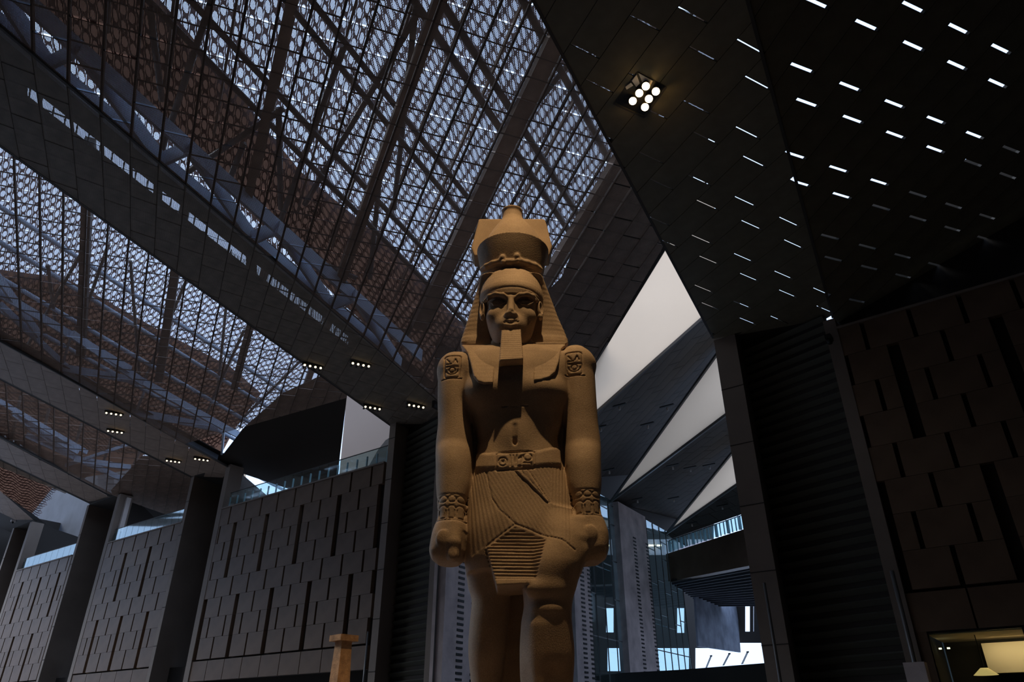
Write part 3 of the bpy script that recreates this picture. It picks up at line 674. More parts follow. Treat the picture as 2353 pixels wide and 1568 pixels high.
def strip_facet(pts, lab):
    n = np.cross(pts[1] - pts[0], pts[2] - pts[0]); n = n / np.linalg.norm(n); n = n if n[2] > 0 else -n
    pl = (n, float(n @ pts[0])); poly = [pq(hit(*proj(p), *pl)) for p in pts]
    facet(pl, [poly], M['strip'], lab, ribs=False, rails=False, gap=.04, thick=.06)
    c = [hit(*proj(p), *shift(pl, .12)) for p in pts]; MB().prism(c, Z * .1).build('ceiling', M['back'], kind='structure', label='backing above a dark strip of the folded ceiling')
strip_facet([A1, B1p, T2p, A2], 'dark panelled ceiling strip between the two larger pale triangles')
strip_facet([A2, B2p, T3p, A3], 'dark panelled ceiling strip between the two smaller pale triangles')
strip_facet([A3, B3p, zdepth(1740, 1170, 18.0), gw(1545, 1238)], 'lowest dark ceiling strip above the bridge')
for a, b in ((A1, T1p), (A1, B1p), (A2, T2p), (A2, B2p), (A3, T3p), (A3, B3p)):
    MB().bar(a - Z * .05, b - Z * .05, .14, .2).build('trim_9', M['tube'], kind='structure', label='thin metal edge along a pale ceiling triangle')
# ceiling downlights on the dark strips
def downlight(x, y, z, lab):
    p = zdepth(x, y, z); r = empty('ceiling_spotlight', p, label=lab, cat='spotlight')
    MB().box((0, 0, .12), U * .5, V * .08, Z * .03).build('slot', M['black'], r)
    smooth(MB().tube((0, 0, 0), (0, 0, -.22), .06, .07).build('lamp_body', M['white'], r))
for x, y, lab in ((1423, 935, 'ceiling spotlight on the upper dark strip, under the largest pale triangle beside the statue'), (1533, 937, 'small ceiling spotlight on the upper dark strip, below its middle'), (1380, 985, 'small ceiling spotlight touching the outline of the statue\'s elbow'),
                  (1488, 978, 'small ceiling spotlight on the upper dark strip, just above the middle pale triangle'), (1400, 1083, 'small ceiling spotlight beside the statue\'s forearm, lowest on the upper strip'), (1546, 1073, 'leftmost of three spotlights in a line on the second dark strip'),
                  (1586, 1078, 'middle of three spotlights in a line on the second dark strip'), (1630, 1072, 'rightmost of three spotlights in a line on the second dark strip, by the smallest triangle'), (1548, 1148, 'ceiling spotlight low on the second dark strip, toward the lowest triangle'),
                  (1465, 1150, 'ceiling spotlight on the second dark strip just above the glass wall'), (1660, 1165, 'ceiling spotlight on the lowest dark strip, its middle one'), (1590, 1205, 'ceiling spotlight on the lowest dark strip, nearest the bridge railing'), (1697, 1170, 'ceiling spotlight on the lowest dark strip against the pier')):
    downlight(x, y, line_y((900, 20.6), (1200, 18.3), y), lab)

# ================================================================ closing the hall out of view
def shell(name, lab, pts, off): MB().prism(pts, off).build(name, M['back'], kind='structure', label=lab)
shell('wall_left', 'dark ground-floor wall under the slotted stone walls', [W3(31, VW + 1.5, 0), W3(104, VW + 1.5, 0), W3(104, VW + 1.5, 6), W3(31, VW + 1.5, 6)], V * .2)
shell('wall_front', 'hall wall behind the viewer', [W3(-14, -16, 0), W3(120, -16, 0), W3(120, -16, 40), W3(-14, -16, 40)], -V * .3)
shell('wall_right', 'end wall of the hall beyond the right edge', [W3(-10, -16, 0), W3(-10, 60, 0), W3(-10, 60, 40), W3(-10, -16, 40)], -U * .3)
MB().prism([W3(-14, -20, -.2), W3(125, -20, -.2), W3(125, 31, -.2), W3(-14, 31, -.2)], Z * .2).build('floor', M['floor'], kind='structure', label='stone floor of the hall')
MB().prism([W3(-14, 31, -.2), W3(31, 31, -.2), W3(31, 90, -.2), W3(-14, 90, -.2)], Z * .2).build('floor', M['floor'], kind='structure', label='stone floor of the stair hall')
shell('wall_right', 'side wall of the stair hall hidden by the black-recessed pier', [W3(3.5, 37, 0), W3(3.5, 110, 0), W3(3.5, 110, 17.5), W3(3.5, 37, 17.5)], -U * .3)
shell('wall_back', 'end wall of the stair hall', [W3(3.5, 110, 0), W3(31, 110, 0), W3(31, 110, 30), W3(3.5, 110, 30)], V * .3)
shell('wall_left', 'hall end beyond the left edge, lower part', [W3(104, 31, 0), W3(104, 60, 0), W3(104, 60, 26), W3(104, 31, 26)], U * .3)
shell('wall_right', 'dark sheet added for the black gap above the right wall parapet', [W3(5.2, VW + 1.2, 16), W3(-10, VW + 1.2, 16), W3(-10, VW + 1.2, 24), W3(5.2, VW + 1.2, 24)], V * .2)  # added sheet stands for the black gap under the roof
# roof beyond the frame: near part above and behind the viewer
P_ = lambda x, y: hit(x, y, *shift(plM, 4.3))
a, b = P_(-400, -200), P_(2900, -200)
far = [hit(-400, -200, Z, 31.0), hit(2900, -200, Z, 31.0)]
MB().prism([far[0], far[1], W3(-14, -16, 31), W3(90, -16, 31)], Z * .2).build('roof', M['back'], kind='structure', label='roof above and behind the viewer')
# ================================================================ lamps and small things
def on_band(pl, x, y, dz=0.0): return hit(x, y, *shift(pl, dz))
# six-lamp floodlight in its square opening
c = on_band(plA, 1481, 218, -.1)
FL = empty('floodlight', c, label='cluster of six glowing warm floodlights in a square ceiling opening', cat='floodlight')
to = (O - c) / np.linalg.norm(O - c); to = to * .6 - Z * .4; to = to / np.linalg.norm(to)
a1 = on_band(plA, 1460, 200, 0.0)
MB().box((0, 0, .25), PP * .55, QQ * .5, Z * .05).build('bracket', M['steel'], FL)
for (x, y) in ((1484, 198), (1469, 214), (1454, 232), (1507, 210), (1491, 227), (1482, 246)):
    p = on_band(plA, x, y, -.25) - c
    lm = smooth(MB().tube(p - to * .35, p, .11, .135, 16).build('lamp', M['steel'], FL))
    smooth(MB().tube(p, p + to * .03, .122, .122, 20).build('lens', M['bulb'], lm))
lp = bpy.data.lights.new('floodlight_glow', 'POINT'); lp.energy = 10; lp.color = (1, .6, .2); lp.shadow_soft_size = .1; lo = bpy.data.objects.new('floodlight_glow', lp); C.objects.link(lo); lo.location = c - Z * .35
# frame around the opening
q = [on_band(plA, x, y, .05) - c for x, y in ((1465, 164), (1530, 198), (1480, 268), (1410, 236))]
for i in range(4): MB().bar(q[i], q[(i + 1) % 4], .06, .12).build('frame', M['steel'], FL)
for pts in (((1467, 168), (1500, 186), (1494, 198), (1476, 190)), ((1463, 172), (1470, 192), (1462, 200), (1452, 186)), ((1450, 190), (1455, 197), (1440, 206), (1437, 200))):
    MB().prism([on_band(plA, x, y, -.04) - c for x, y in pts], Z * .02).build('plate', M['white'], FL)  # white pieces stand for bright structure inside the opening
MB().prism([on_band(plA, x, y, -.015) - c for x, y in ((1465, 166), (1528, 199), (1480, 266), (1412, 235))], Z * .01).build('opening_dark', M['black'], FL)  # black sheet stands for the dark inside of the opening
# rows of little spotlights on the bands
rows = [(plC, 262, 951, 'upper row of four small spotlights on the second band'), (plC, 265, 992, 'lower row of four small spotlights on the second band'), (plC, 398, 1060, 'row of four small spotlights near the end of the second band, left of two'),
        (plC, 463, 1056, 'row of four small spotlights near the end of the second band, right of two'), (plB, 718, 842, 'row of small spotlights beside the bright roof edge'), (plB, 828, 838, 'row of small spotlights below the bright slot'),
        (plB, 855, 937, 'row of small spotlights on the flat band edge, above the pale wall'), (plB, 955, 933, 'row of small spotlights on the flat band, next to the statue\'s arm')]
for pl, x, y, lab in rows:
    c = on_band(pl, x, y, -.15); r = empty('spotlight_row', c, label=lab, cat='spotlight')
    MB().box((0, 0, .08), PP * .12, QQ * .6, Z * .05).build('rail', M['black'], r)
    for i in range(4):
        p = QQ * (-.45 + .3 * i)
        MB().box(p + Z * -.02 + PP * .1, PP * .25, QQ * .05, Z * .05).build('lamp_body', M['black'], r)
        smooth(MB().tube(p - Z * .07 - PP * .14, p - Z * .11 - PP * .16, .065, .065, 10).build('lens', M['bulb_small'], r))
# shop window low on the right wall
SH = empty('window_1', label='wide shop window with warm light inside, bottom right', kind='structure')
MB().box(W3(-2.0, VW + 3.4, 2.4), U * 6.6, V * .1, Z * 2.4).build('back_wall', M['back'], SH)
uC, zT = float(hit(2260, 1500, V, VW + 2.65) @ U), hit(2275, 1478, V, VW + 2.65)[2]; zB = hit(2300, 1547, V, VW + 2.65)[2]
MB().box(W3(uC - 5, VW + 2.9, (zT + zB) / 2), U * 5, V * .25, Z * (zT - zB) / 2).build('cream_wall', M['cream'], SH)
MB().box(W3(4.75, VW + 1.9, 2.4), U * .08, V * 1.6, Z * 2.4).build('side_wall', M['back'], SH)
MB().box(W3(-2.0, VW + 2.0, 4.72), U * 6.6, V * 1.65, Z * .06).build('soffit', M['cream'], SH)
for u in (4.6, 1.72, -1.2, -4.1): MB().box(W3(u, VW + .2, 2.4), U * .05, V * .1, Z * 2.4).build('mullion', M['black'], SH)
for z in (4.74, 2.95): MB().box(W3(-2, VW + .2, z), U * 6.6, V * .1, Z * .06).build('transom', M['black'], SH)
for a, b in ((4.6, 1.72), (1.72, -1.2)):
    MB().box(W3((a + b) / 2, VW + .25, 2.4), U * (a - b) / 2, V * .01, Z * 2.35).build('pane', M['glass'], SH)
MB().box(W3(5.0, VW + .25, 2.4), U * .42, V * .2, Z * 2.4).build('jamb', M['stone'], SH)
area('shop_cove_light', W3(uC - 3.5, VW + 1.9, 4.5), W3(uC - 3.5, VW + 2.7, 3.0), 60, 7, .3, (1, .68, .38))
for x, y, wh in ((2143, 1494, 'leftmost'), (2161, 1493, 'middle'), (2180, 1492, 'rightmost')):
    p = hit(x, y, V, VW + 1.8); r = empty('shop_downlight', p, label=wh + ' of three tiny downlights inside the shop window', cat='downlight'); smooth(MB().tube((0, 0, 0), (0, 0, .05), .05, .05).build('lens', M['bulb_small'], r))
p = hit(2266, 1552, V, VW + 1.2); r = empty('pendant_lamp', p, label='glowing dome pendant lamp in the shop window', cat='lamp')
smooth(MB().tube((0, 0, 0), (0, 0, .22), .38, .12, 20).build('shade', mat('lamp_glow', (1, .7, .3), emit=(1, .6, .2), estr=.6), r)); MB().tube((0, 0, .2), (0, 0, 1.6), .015).build('cord', M['black'], r)
# slim masts
def mast(x, y, dv, rad, lab, box=None):
    p = hit(x, y, V, VW - dv); r = empty('mast', (p[0], p[1], 0), label=lab, cat='mast')
    smooth(MB().tube((0, 0, 0), (0, 0, p[2]), rad, rad * .8, 12).build('pole', M['tube'], r))
    if box:
        q_ = hit(*box, V, VW - dv)[2]; MB().box((0, 0, q_ / 2), U * .32, V * .25, Z * q_ / 2).build('cabinet', M['concrete'], r)
    smooth(MB().tube((0, 0, 0), (0, 0, .08), rad * 3, rad * 3, 16).build('base_plate', M['steel'], r))
mast(2049, 1312, 1.2, .09, 'slim grey mast beside the ribbed recess, its foot in a pale cabinet', (2092, 1524))
mast(846, 1452, 1.0, .07, 'slim dark mast standing before the left pier')
mast(1756, 1340, 0.6, .07, 'thin conduit mast on the corner of the pier right of the statue')
# security cameras
def cctv(x, y, dv, lab, m):
    p = hit(x, y, V, VW - dv); r = empty('security_camera', p, label=lab, cat='camera')
    MB().bar((0, 0, .1), V * dv * .95 + Z * .1, .06, .06).build('bracket', M['black'], r)
    MB().box((0, 0, .02), U * .12, V * .22, Z * .1).build('housing', m, r); smooth(MB().tube((0, 0, -.08), (0, 0, -.26), .14, .09, 12).build('dome', M['black'], r))
cctv(1905, 778, .55, 'black security camera high on the right wall corner', M['black'])
cctv(30, 1198, .4, 'small white security camera on the far left pier', M['white'])
# stone pillar with a square cap, lit orange
d_ = 20.0
pt = at_depth(791, 1463, d_); R45 = (Vector((1, 1, 0)).normalized(), Vector((-1, 1, 0)).normalized())
PL = empty('stone_pillar', (pt[0], pt[1], 0), label='orange-lit stone pillar with a square cap, left of the statue', cat='pillar')
z1, z2 = at_depth(790, 1475, d_)[2], at_depth(790, 1461, d_)[2]
def ring(hw, z): return [np.array([hw, 0, z]), np.array([0, hw, z]), np.array([-hw, 0, z]), np.array([0, -hw, z])]
MB().hexa(ring(.38, z1), ring(.38, z2)).build('cap', M['pillar'], PL)
MB().hexa(ring(.40, 0), ring(.215, z1)).build('shaft', M['pillar'], PL)
MB().hexa(ring(.62, 0), ring(.62, .45)).build('plinth', M['pillar'], PL)
# ================================================================ the colossus
f32 = np.float32
def sx_(px, py, dep): p = at_depth(px, py, dep); return p[0], p[2]
class Field:
    def __init__(s, lo, hi, h):
        s.lo, s.h = np.array(lo, float), h; s.n = [int((b - a) / h) + 1 for a, b in zip(lo, hi)]
        ax = [(l + np.arange(k) * h).astype(f32) for l, k in zip(lo, s.n)]
        s.X, s.Y, s.Zv = ax[0][:, None, None], ax[1][None, :, None], ax[2][None, None, :]
        s.D = np.full(s.n, 9.0, f32)
    def put(s, d, k=0.0, op='u'):
        d = d.astype(f32)
        if op == 's': d = -d
        a, b = (s.D, d) if op == 'u' else (-s.D, -d)
        if k > 0:
            h = np.clip(0.5 + 0.5 * (b - a) / k, 0, 1); r = b * (1 - h) + a * h - k * h * (1 - h)
        else: r = np.minimum(a, b)
        s.D = (r if op == 'u' else -r).astype(f32)
    def loft(s, keys, k=0.0, pw=2.0, op='u', flat=False):
        """keys: (z, cx, cy, rx, ry) rising; elliptical or boxier cross sections"""
        keys = sorted(keys); z = s.Zv[0, 0]; K = np.array(keys, float)
        def ip(c):
            zz, vv = K[:, 0], K[:, c]; i = np.clip(np.searchsorted(zz, z) - 1, 0, len(zz) - 2)
            m = np.gradient(vv, zz); t = np.clip((z - zz[i]) / (zz[i + 1] - zz[i]), 0, 1); dz = zz[i + 1] - zz[i]
            if len(zz) < 3 or flat: return (vv[i] * (1 - t) + vv[i + 1] * t).astype(f32)[None, None, :]
            sec = np.diff(vv) / np.diff(zz)           # monotone tangents
            mm = np.zeros(len(zz)); mm[1:-1] = np.where(sec[:-1] * sec[1:] > 0, 2 * sec[:-1] * sec[1:] / (sec[:-1] + sec[1:] + 1e-9), 0); mm[0], mm[-1] = sec[0], sec[-1]
            v = (2 * t**3 - 3 * t**2 + 1) * vv[i] + (t**3 - 2 * t**2 + t) * dz * mm[i] + (-2 * t**3 + 3 * t**2) * vv[i + 1] + (t**3 - t**2) * dz * mm[i + 1]
            return v.astype(f32)[None, None, :]
        cx, cy, rx, ry = ip(1), ip(2), ip(3), ip(4)
        a, b = np.abs((s.X - cx) / rx), np.abs((s.Y - cy) / ry)
        r = np.sqrt(a * a + b * b) if pw == 2.0 else (a**pw + b**pw) ** (1 / pw)
        d = (r - 1) * np.minimum(rx, ry)
        d = np.maximum(d, np.maximum(K[0, 0] - s.Zv, s.Zv - K[-1, 0])); s.put(d, k, op)
    def ell(s, c, r, k=0.0, op='u'):
        d = np.sqrt(((s.X - c[0]) / r[0]) ** 2 + ((s.Y - c[1]) / r[1]) ** 2 + ((s.Zv - c[2]) / r[2]) ** 2)
        s.put((d - 1) * min(r), k, op)
    def cap(s, a, b, r0, r1, k=0.0, op='u', sq=(1, 1, 1)):
        a, b = np.array(a, float), np.array(b, float); q = np.array(sq, float); ab = (b - a) / q; L = float(ab @ ab)
        px, py, pz = (s.X - a[0]) / q[0], (s.Y - a[1]) / q[1], (s.Zv - a[2]) / q[2]
        t = np.clip((px * ab[0] + py * ab[1] + pz * ab[2]) / L, 0, 1)
        d = np.sqrt((px - t * ab[0]) ** 2 + (py - t * ab[1]) ** 2 + (pz - t * ab[2]) ** 2) - (r0 + (r1 - r0) * t)
        s.put(d * min(sq), k, op)
    def slab(s, poly, y0f, y1, k=0.0, rnd=0.03, op='u'):
        """polygon in (x, z) between front depth y0f(z) and back depth y1"""
        d2 = poly_sd(s.X[:, 0, 0], s.Zv[0, 0], poly)[:, None, :]
        yf = y0f(s.Zv) if callable(y0f) else y0f
        dy = np.maximum(yf - s.Y, s.Y - (y1(s.Zv) if callable(y1) else y1))
        d = np.maximum(d2, dy); d = np.where((d2 > -rnd) & (dy > -rnd), np.sqrt(np.maximum(d2 + rnd, 0) ** 2 + np.maximum(dy + rnd, 0) ** 2) - rnd, d)
        s.put(d, k, op)
    def groove(s, F2, amt, ymax, yfeather=0.1):
        """adds amt*F2(x,z) where Y < ymax: carving (amt > 0) or relief (amt < 0)"""
        w_ = np.clip((ymax - s.Y) / yfeather, 0, 1); s.D += (amt * F2[:, None, :] * w_).astype(f32)
    def mesh(s, name, material, parent, base):
        D = s.D; D[0] = D[-1] = 1; D[:, 0] = D[:, -1] = 1; D[:, :, 0] = D[:, :, -1] = 1
        S = D < 0; n = D.shape
        c = np.zeros([k - 1 for k in n], np.uint8)
        for i in (0, 1):
            for j in (0, 1):
                for k in (0, 1): c += S[i:n[0] - 1 + i, j:n[1] - 1 + j, k:n[2] - 1 + k]
        I, J, Kk = np.nonzero((c > 0) & (c < 8)); idx = np.full(c.shape, -1, np.int32); idx[I, J, Kk] = np.arange(len(I))
        cor = {(i, j, k): D[I + i, J + j, Kk + k] for i in (0, 1) for j in (0, 1) for k in (0, 1)}
        acc = np.zeros((len(I), 3)); cnt = np.zeros(len(I))
        for a_ in range(3):
            for u in (0, 1):
                for v in (0, 1):
                    e = [u, v]; e.insert(a_, 0); e0 = tuple(e); e[a_] = 1; e1 = tuple(e)
                    d0, d1 = cor[e0], cor[e1]; m = (d0 < 0) != (d1 < 0); t = d0 / np.where(m, d0 - d1, 1)
                    p = np.tile(np.array(e0, float), (len(I), 1)); p[:, a_] = t; acc[m] += p[m]; cnt += m
        vs = s.lo + (np.stack([I, J, Kk], 1) + acc / cnt[:, None]) * s.h - np.array(base)
        F = []
        for a_ in range(3):
            A0 = [slice(None)] * 3; A1_ = [slice(None)] * 3; A0[a_] = slice(0, -1); A1_[a_] = slice(1, None)
            x0, x1 = S[tuple(A0)], S[tuple(A1_)]; o = [q for q in range(3) if q != a_]
            E_ = np.nonzero(x0 != x1); P_ = np.stack(E_, 1); flip = x1[E_]
            ok = (P_[:, o[0]] > 0) & (P_[:, o[1]] > 0) & (P_[:, o[0]] < n[o[0]] - 1) & (P_[:, o[1]] < n[o[1]] - 1); P_ = P_[ok]; flip = flip[ok]
            def g(du, dv):
                Q = P_.copy(); Q[:, o[0]] -= du; Q[:, o[1]] -= dv; return idx[Q[:, 0], Q[:, 1], Q[:, 2]]
            q4 = np.stack([g(0, 0), g(1, 0), g(1, 1), g(0, 1)], 1)
            if a_ == 1: flip = ~flip
            q4[flip] = q4[flip][:, ::-1]; F.append(q4)
        F = np.concatenate(F); F = F[(F >= 0).all(1)]
        me = bpy.data.meshes.new(name); me.vertices.add(len(vs)); me.vertices.foreach_set('co', vs.astype(f32).ravel())
        me.loops.add(F.size); me.loops.foreach_set('vertex_index', F.ravel().astype(np.int32))
        me.polygons.add(len(F)); me.polygons.foreach_set('loop_start', np.arange(len(F), dtype=np.int32) * 4); me.polygons.foreach_set('loop_total', np.full(len(F), 4, np.int32))
        me.update(calc_edges=True); me.materials.append(material); me.polygons.foreach_set('use_smooth', [True] * len(F))
        return link(name, me, parent)
def poly_sd(x, z, poly):
    X_, Z_ = x[:, None].astype(float), z[None, :].astype(float); P = np.array(poly, float); d = np.full((x.size, z.size), 1e9); ins = np.zeros(d.shape, bool)
    for i in range(len(P)):
        a, b = P[i], P[(i + 1) % len(P)]; e = b - a; t = np.clip(((X_ - a[0]) * e[0] + (Z_ - a[1]) * e[1]) / (e @ e), 0, 1)
        d = np.minimum(d, (X_ - a[0] - t * e[0]) ** 2 + (Z_ - a[1] - t * e[1]) ** 2)
        if a[1] != b[1]:
            cr = ((a[1] > Z_) != (b[1] > Z_)) & (X_ < (b[0] - a[0]) * (Z_ - a[1]) / (b[1] - a[1]) + a[0]); ins ^= cr
    return np.where(ins, -np.sqrt(d), np.sqrt(d))
def line_d(x, z, pts):                      # distance to a polyline
    X_, Z_ = x[:, None].astype(float), z[None, :].astype(float); d = np.full((x.size, z.size), 1e9)
    for a, b in zip(pts[:-1], pts[1:]):
        a, b = np.array(a, float), np.array(b, float); e = b - a; t = np.clip(((X_ - a[0]) * e[0] + (Z_ - a[1]) * e[1]) / (e @ e + 1e-9), 0, 1)
        d = np.minimum(d, (X_ - a[0] - t * e[0]) ** 2 + (Z_ - a[1] - t * e[1]) ** 2)
    return np.sqrt(d)
def circ(c, r, n=18, a0=0, a1=2 * math.pi): return [(c[0] + r[0] * math.cos(a0 + (a1 - a0) * i / n), c[1] + r[1] * math.sin(a0 + (a1 - a0) * i / n)) for i in range(n + 1)]
def K_(py, xL, xR, yc, ry):                 # loft key from the two outline points
    a, b = sx_(xL, py, yc), sx_(xR, py, yc); return (a[1], (a[0] + b[0]) / 2, yc, (b[0] - a[0]) / 2, ry)
def PX(pts, dep): return [sx_(x, y, dep) for x, y in pts]
def smoothstep(d, w_): return np.clip(1 - d / w_, 0, 1)

def granite(name, c1, c2, rough=0.75):
    m = mat(name, c1, rough, 0, 0, 5, 0, 1, spec=0.25); nt = m.node_tree; b = nt.nodes['Principled BSDF']
    tc = nt.nodes.new('ShaderNodeTexCoord'); n = nt.nodes.new('ShaderNodeTexNoise'); n.inputs['Scale'].default_value = 1.3; n.inputs['Detail'].default_value = 8
    n2 = nt.nodes.new('ShaderNodeTexNoise'); n2.inputs['Scale'].default_value = 60; n2.inputs['Detail'].default_value = 3
    v = nt.nodes.new('ShaderNodeTexVoronoi'); v.inputs['Scale'].default_value = 38
    for q in (n, n2, v): nt.links.new(tc.outputs['Object'], q.inputs['Vector'])
    a = nt.nodes.new('ShaderNodeMath'); a.operation = 'MULTIPLY_ADD'; a.inputs[1].default_value = 0.55; nt.links.new(n2.outputs['Fac'], a.inputs[0])
    h = nt.nodes.new('ShaderNodeMath'); h.operation = 'MULTIPLY'; h.inputs[1].default_value = 0.6; nt.links.new(n.outputs['Fac'], h.inputs[0]); nt.links.new(h.outputs[0], a.inputs[2])
    r = nt.nodes.new('ShaderNodeValToRGB'); r.color_ramp.elements[0].position = 0.32; r.color_ramp.elements[1].position = 0.78
    r.color_ramp.elements[0].color = (*c2, 1); r.color_ramp.elements[1].color = (*c1, 1); nt.links.new(a.outputs[0], r.inputs[0]); nt.links.new(r.outputs[0], b.inputs['Base Color'])
    s = nt.nodes.new('ShaderNodeMath'); s.operation = 'ADD'; nt.links.new(n2.outputs['Fac'], s.inputs[0]); nt.links.new(v.outputs['Distance'], s.inputs[1])
    bp = nt.nodes.new('ShaderNodeBump'); bp.inputs['Strength'].default_value = 0.22; bp.inputs['Distance'].default_value = 0.008
    nt.links.new(s.outputs[0], bp.inputs['Height']); nt.links.new(bp.outputs[0], b.inputs['Normal']); return m
GR = granite('weathered_granite', (0.56, 0.42, 0.29), (0.25, 0.18, 0.125))
BASE = (0.0, 13.6, 1.1)
ST = empty('pharaoh_statue', BASE, label='colossal striding granite pharaoh statue with tall crown, false beard and pleated kilt', cat='statue')

# ---------------- body
F = Field((-1.95, 12.05, 1.05), (2.1, 14.75, 9.15), 0.017)
torso = [K_(803, 1120, 1240, 13.75, .34), K_(812, 1080, 1282, 13.7, .42), K_(832, 1050, 1322, 13.60, .54), K_(870, 1052, 1314, 13.53, .62), K_(910, 1066, 1304, 13.50, .645), K_(948, 1078, 1298, 13.52, .615),
         K_(985, 1090, 1290, 13.54, .585), K_(1020, 1097, 1282, 13.56, .59), K_(1060, 1091, 1290, 13.53, .60), K_(1110, 1080, 1303, 13.49, .635), K_(1170, 1070, 1318, 13.46, .69), K_(1240, 1064, 1332, 13.41, .75), K_(1290, 1068, 1340, 13.38, .74), K_(1320, 1074, 1336, 13.4, .66)]
F.loft(torso, pw=2.35)
# chest, belly
for x in (1118, 1244):
    a = at_depth(x, 905, 13.1); F.ell((a[0], 13.24, a[2] + .05), (.44, .43, .33), .22)
a = at_depth(1183, 1003, 13.1); F.ell((a[0], 13.25, a[2]), (.34, .32, .40), .2)
for x in (1096, 1264): a = at_depth(x, 906, 12.92); F.ell((a[0], 12.93, a[2]), (.035, .05, .03), .02)
a = at_depth(1183, 1019, 12.95); F.ell((a[0], 12.93, a[2] + .02), (.045, .08, .06), .04, 's')
a = at_depth(1183, 1000, 13.0); F.cap((a[0], 12.90, a[2] + .16), (a[0], 12.91, a[2] - .08), .02, .03, .08, 's')
# arms
for keys in ([(822, 1022, 1078, 13.62, .26), (836, 1013, 1086, 13.6, .36), (870, 1007, 1090, 13.58, .42), (920, 1006, 1086, 13.56, .43), (975, 1007, 1085, 13.53, .42), (1022, 1002, 1087, 13.48, .42), (1045, 1001, 1087, 13.37, .42), (1075, 1002, 1085, 13.27, .40), (1110, 1002, 1082, 13.22, .37), (1165, 1005, 1070, 13.15, .32), (1200, 1006, 1068, 13.12, .30), (1222, 999, 1070, 13.10, .30)],
             [(806, 1296, 1344, 13.62, .26), (820, 1290, 1356, 13.6, .36), (860, 1287, 1366, 13.58, .42), (920, 1292, 1370, 13.56, .43), (975, 1296, 1374, 13.53, .42), (1022, 1297, 1380, 13.48, .42), (1045, 1298, 1381, 13.37, .42), (1075, 1300, 1381, 13.27, .40), (1110, 1304, 1382, 13.22, .37), (1165, 1318, 1379, 13.15, .32), (1195, 1321, 1382, 13.12, .30), (1222, 1322, 1391, 13.10, .30)]):
    F.loft([K_(*k) for k in keys], k=.07, pw=2.1)
# shoulder caps
for x, y in ((1050, 838), (1326, 826)):
    a = at_depth(x, y, 13.55); F.ell((a[0], 13.6, a[2] - .12), (.40, .42, .30), .12)
# stone web between arm and body
for x0, x1 in ((1070, 1100), (1285, 1312)): F.slab(PX([(x0, 870), (x1, 870), (x1, 1190), (x0, 1190)], 13.6), 13.55, 14.2, .05)
# fists, with the rolled rods they hold
for s_, cx, cy, rod, th in ((-1, 1026, 1245, (1017, 1237), ((1040, 1208), (1041, 1248), (1040, 1277))), (1, 1358, 1240, (1358, 1226), ((1332, 1200), (1334, 1238), (1338, 1265)))):
    F.loft([K_(*k) for k in (((1190, 1008, 1066, 13.25, .30), (1215, 998, 1070, 13.2, .38), (1240, 991, 1071, 13.17, .42), (1266, 987, 1069, 13.15, .42), (1284, 991, 1066, 13.15, .38), (1297, 1006, 1056, 13.15, .28)) if s_ < 0 else
            ((1185, 1321, 1381, 13.25, .30), (1210, 1320, 1392, 13.2, .38), (1236, 1321, 1398, 13.17, .42), (1262, 1323, 1398, 13.15, .42), (1282, 1328, 1393, 13.15, .38), (1295, 1338, 1378, 13.15, .28)))], k=.06, pw=2.5)
    a = at_depth(*rod, 12.72); F.cap((a[0], 12.74, a[2]), (a[0], 13.3, a[2]), .118, .118, .015, sq=(1, .4, 1.35))
    t = [at_depth(x, y, 12.80) for x, y in th]
    F.cap((t[0][0], 12.92, t[0][2]), (t[1][0], 12.80, t[1][2]), .15, .135, .05); F.cap((t[1][0], 12.80, t[1][2]), (t[2][0], 12.80, t[2][2]), .125, .115, .03)
    for q in range(4):                      # the four fingers, curled round the rod under the fist
        b = at_depth(cx + s_ * 6, 1282, 13.0)
        F.cap((b[0] + s_ * .13, 12.90 + q * .17, b[2] + .10), (b[0] - s_ * .10, 12.88 + q * .17, b[2] + .02), .105, .095, .025)
    tn = at_depth(th[2][0], th[2][1] - 3, 12.68); F.ell((tn[0], 12.70, tn[2]), (.075, .03, .09), .02)
# legs: left one back, the other striding
Lk = [K_(1185, 1080, 1170, 13.5, .45), K_(1225, 1064, 1190, 13.5, .55), K_(1293, 1070, 1186, 13.55, .50), K_(1345, 1075, 1176, 13.6, .44), K_(1385, 1084, 1172, 13.62, .40), K_(1430, 1080, 1168, 13.66, .42), K_(1490, 1076, 1162, 13.7, .42), K_(1568, 1082, 1152, 13.72, .34)]
F.loft(Lk + [(1.75, Lk[-1][1] + .02, 13.72, .20, .26), (1.35, Lk[-1][1] + .03, 13.65, .22, .32), (1.1, Lk[-1][1] + .03, 13.6, .24, .4)], k=.06)
Rk = [K_(1185, 1240, 1318, 13.35, .45), K_(1235, 1228, 1342, 13.15, .58), K_(1297, 1204, 1341, 12.95, .58), K_(1345, 1200, 1326, 12.88, .50), K_(1398, 1203, 1314, 12.86, .45), K_(1440, 1197, 1315, 12.88, .46), K_(1500, 1194, 1320, 12.92, .46), K_(1568, 1196, 1317, 12.95, .38)]
F.loft(Rk + [(1.75, Rk[-1][1], 12.95, .24, .28), (1.35, Rk[-1][1], 12.88, .24, .34), (1.1, Rk[-1][1], 12.8, .26, .42)], k=.14)
for x, yq in ((Lk[-1][1] + .03, 13.25), (Rk[-1][1], 12.42)): F.ell((x, yq + .05, 1.2), (.26, .6, .22), .1)
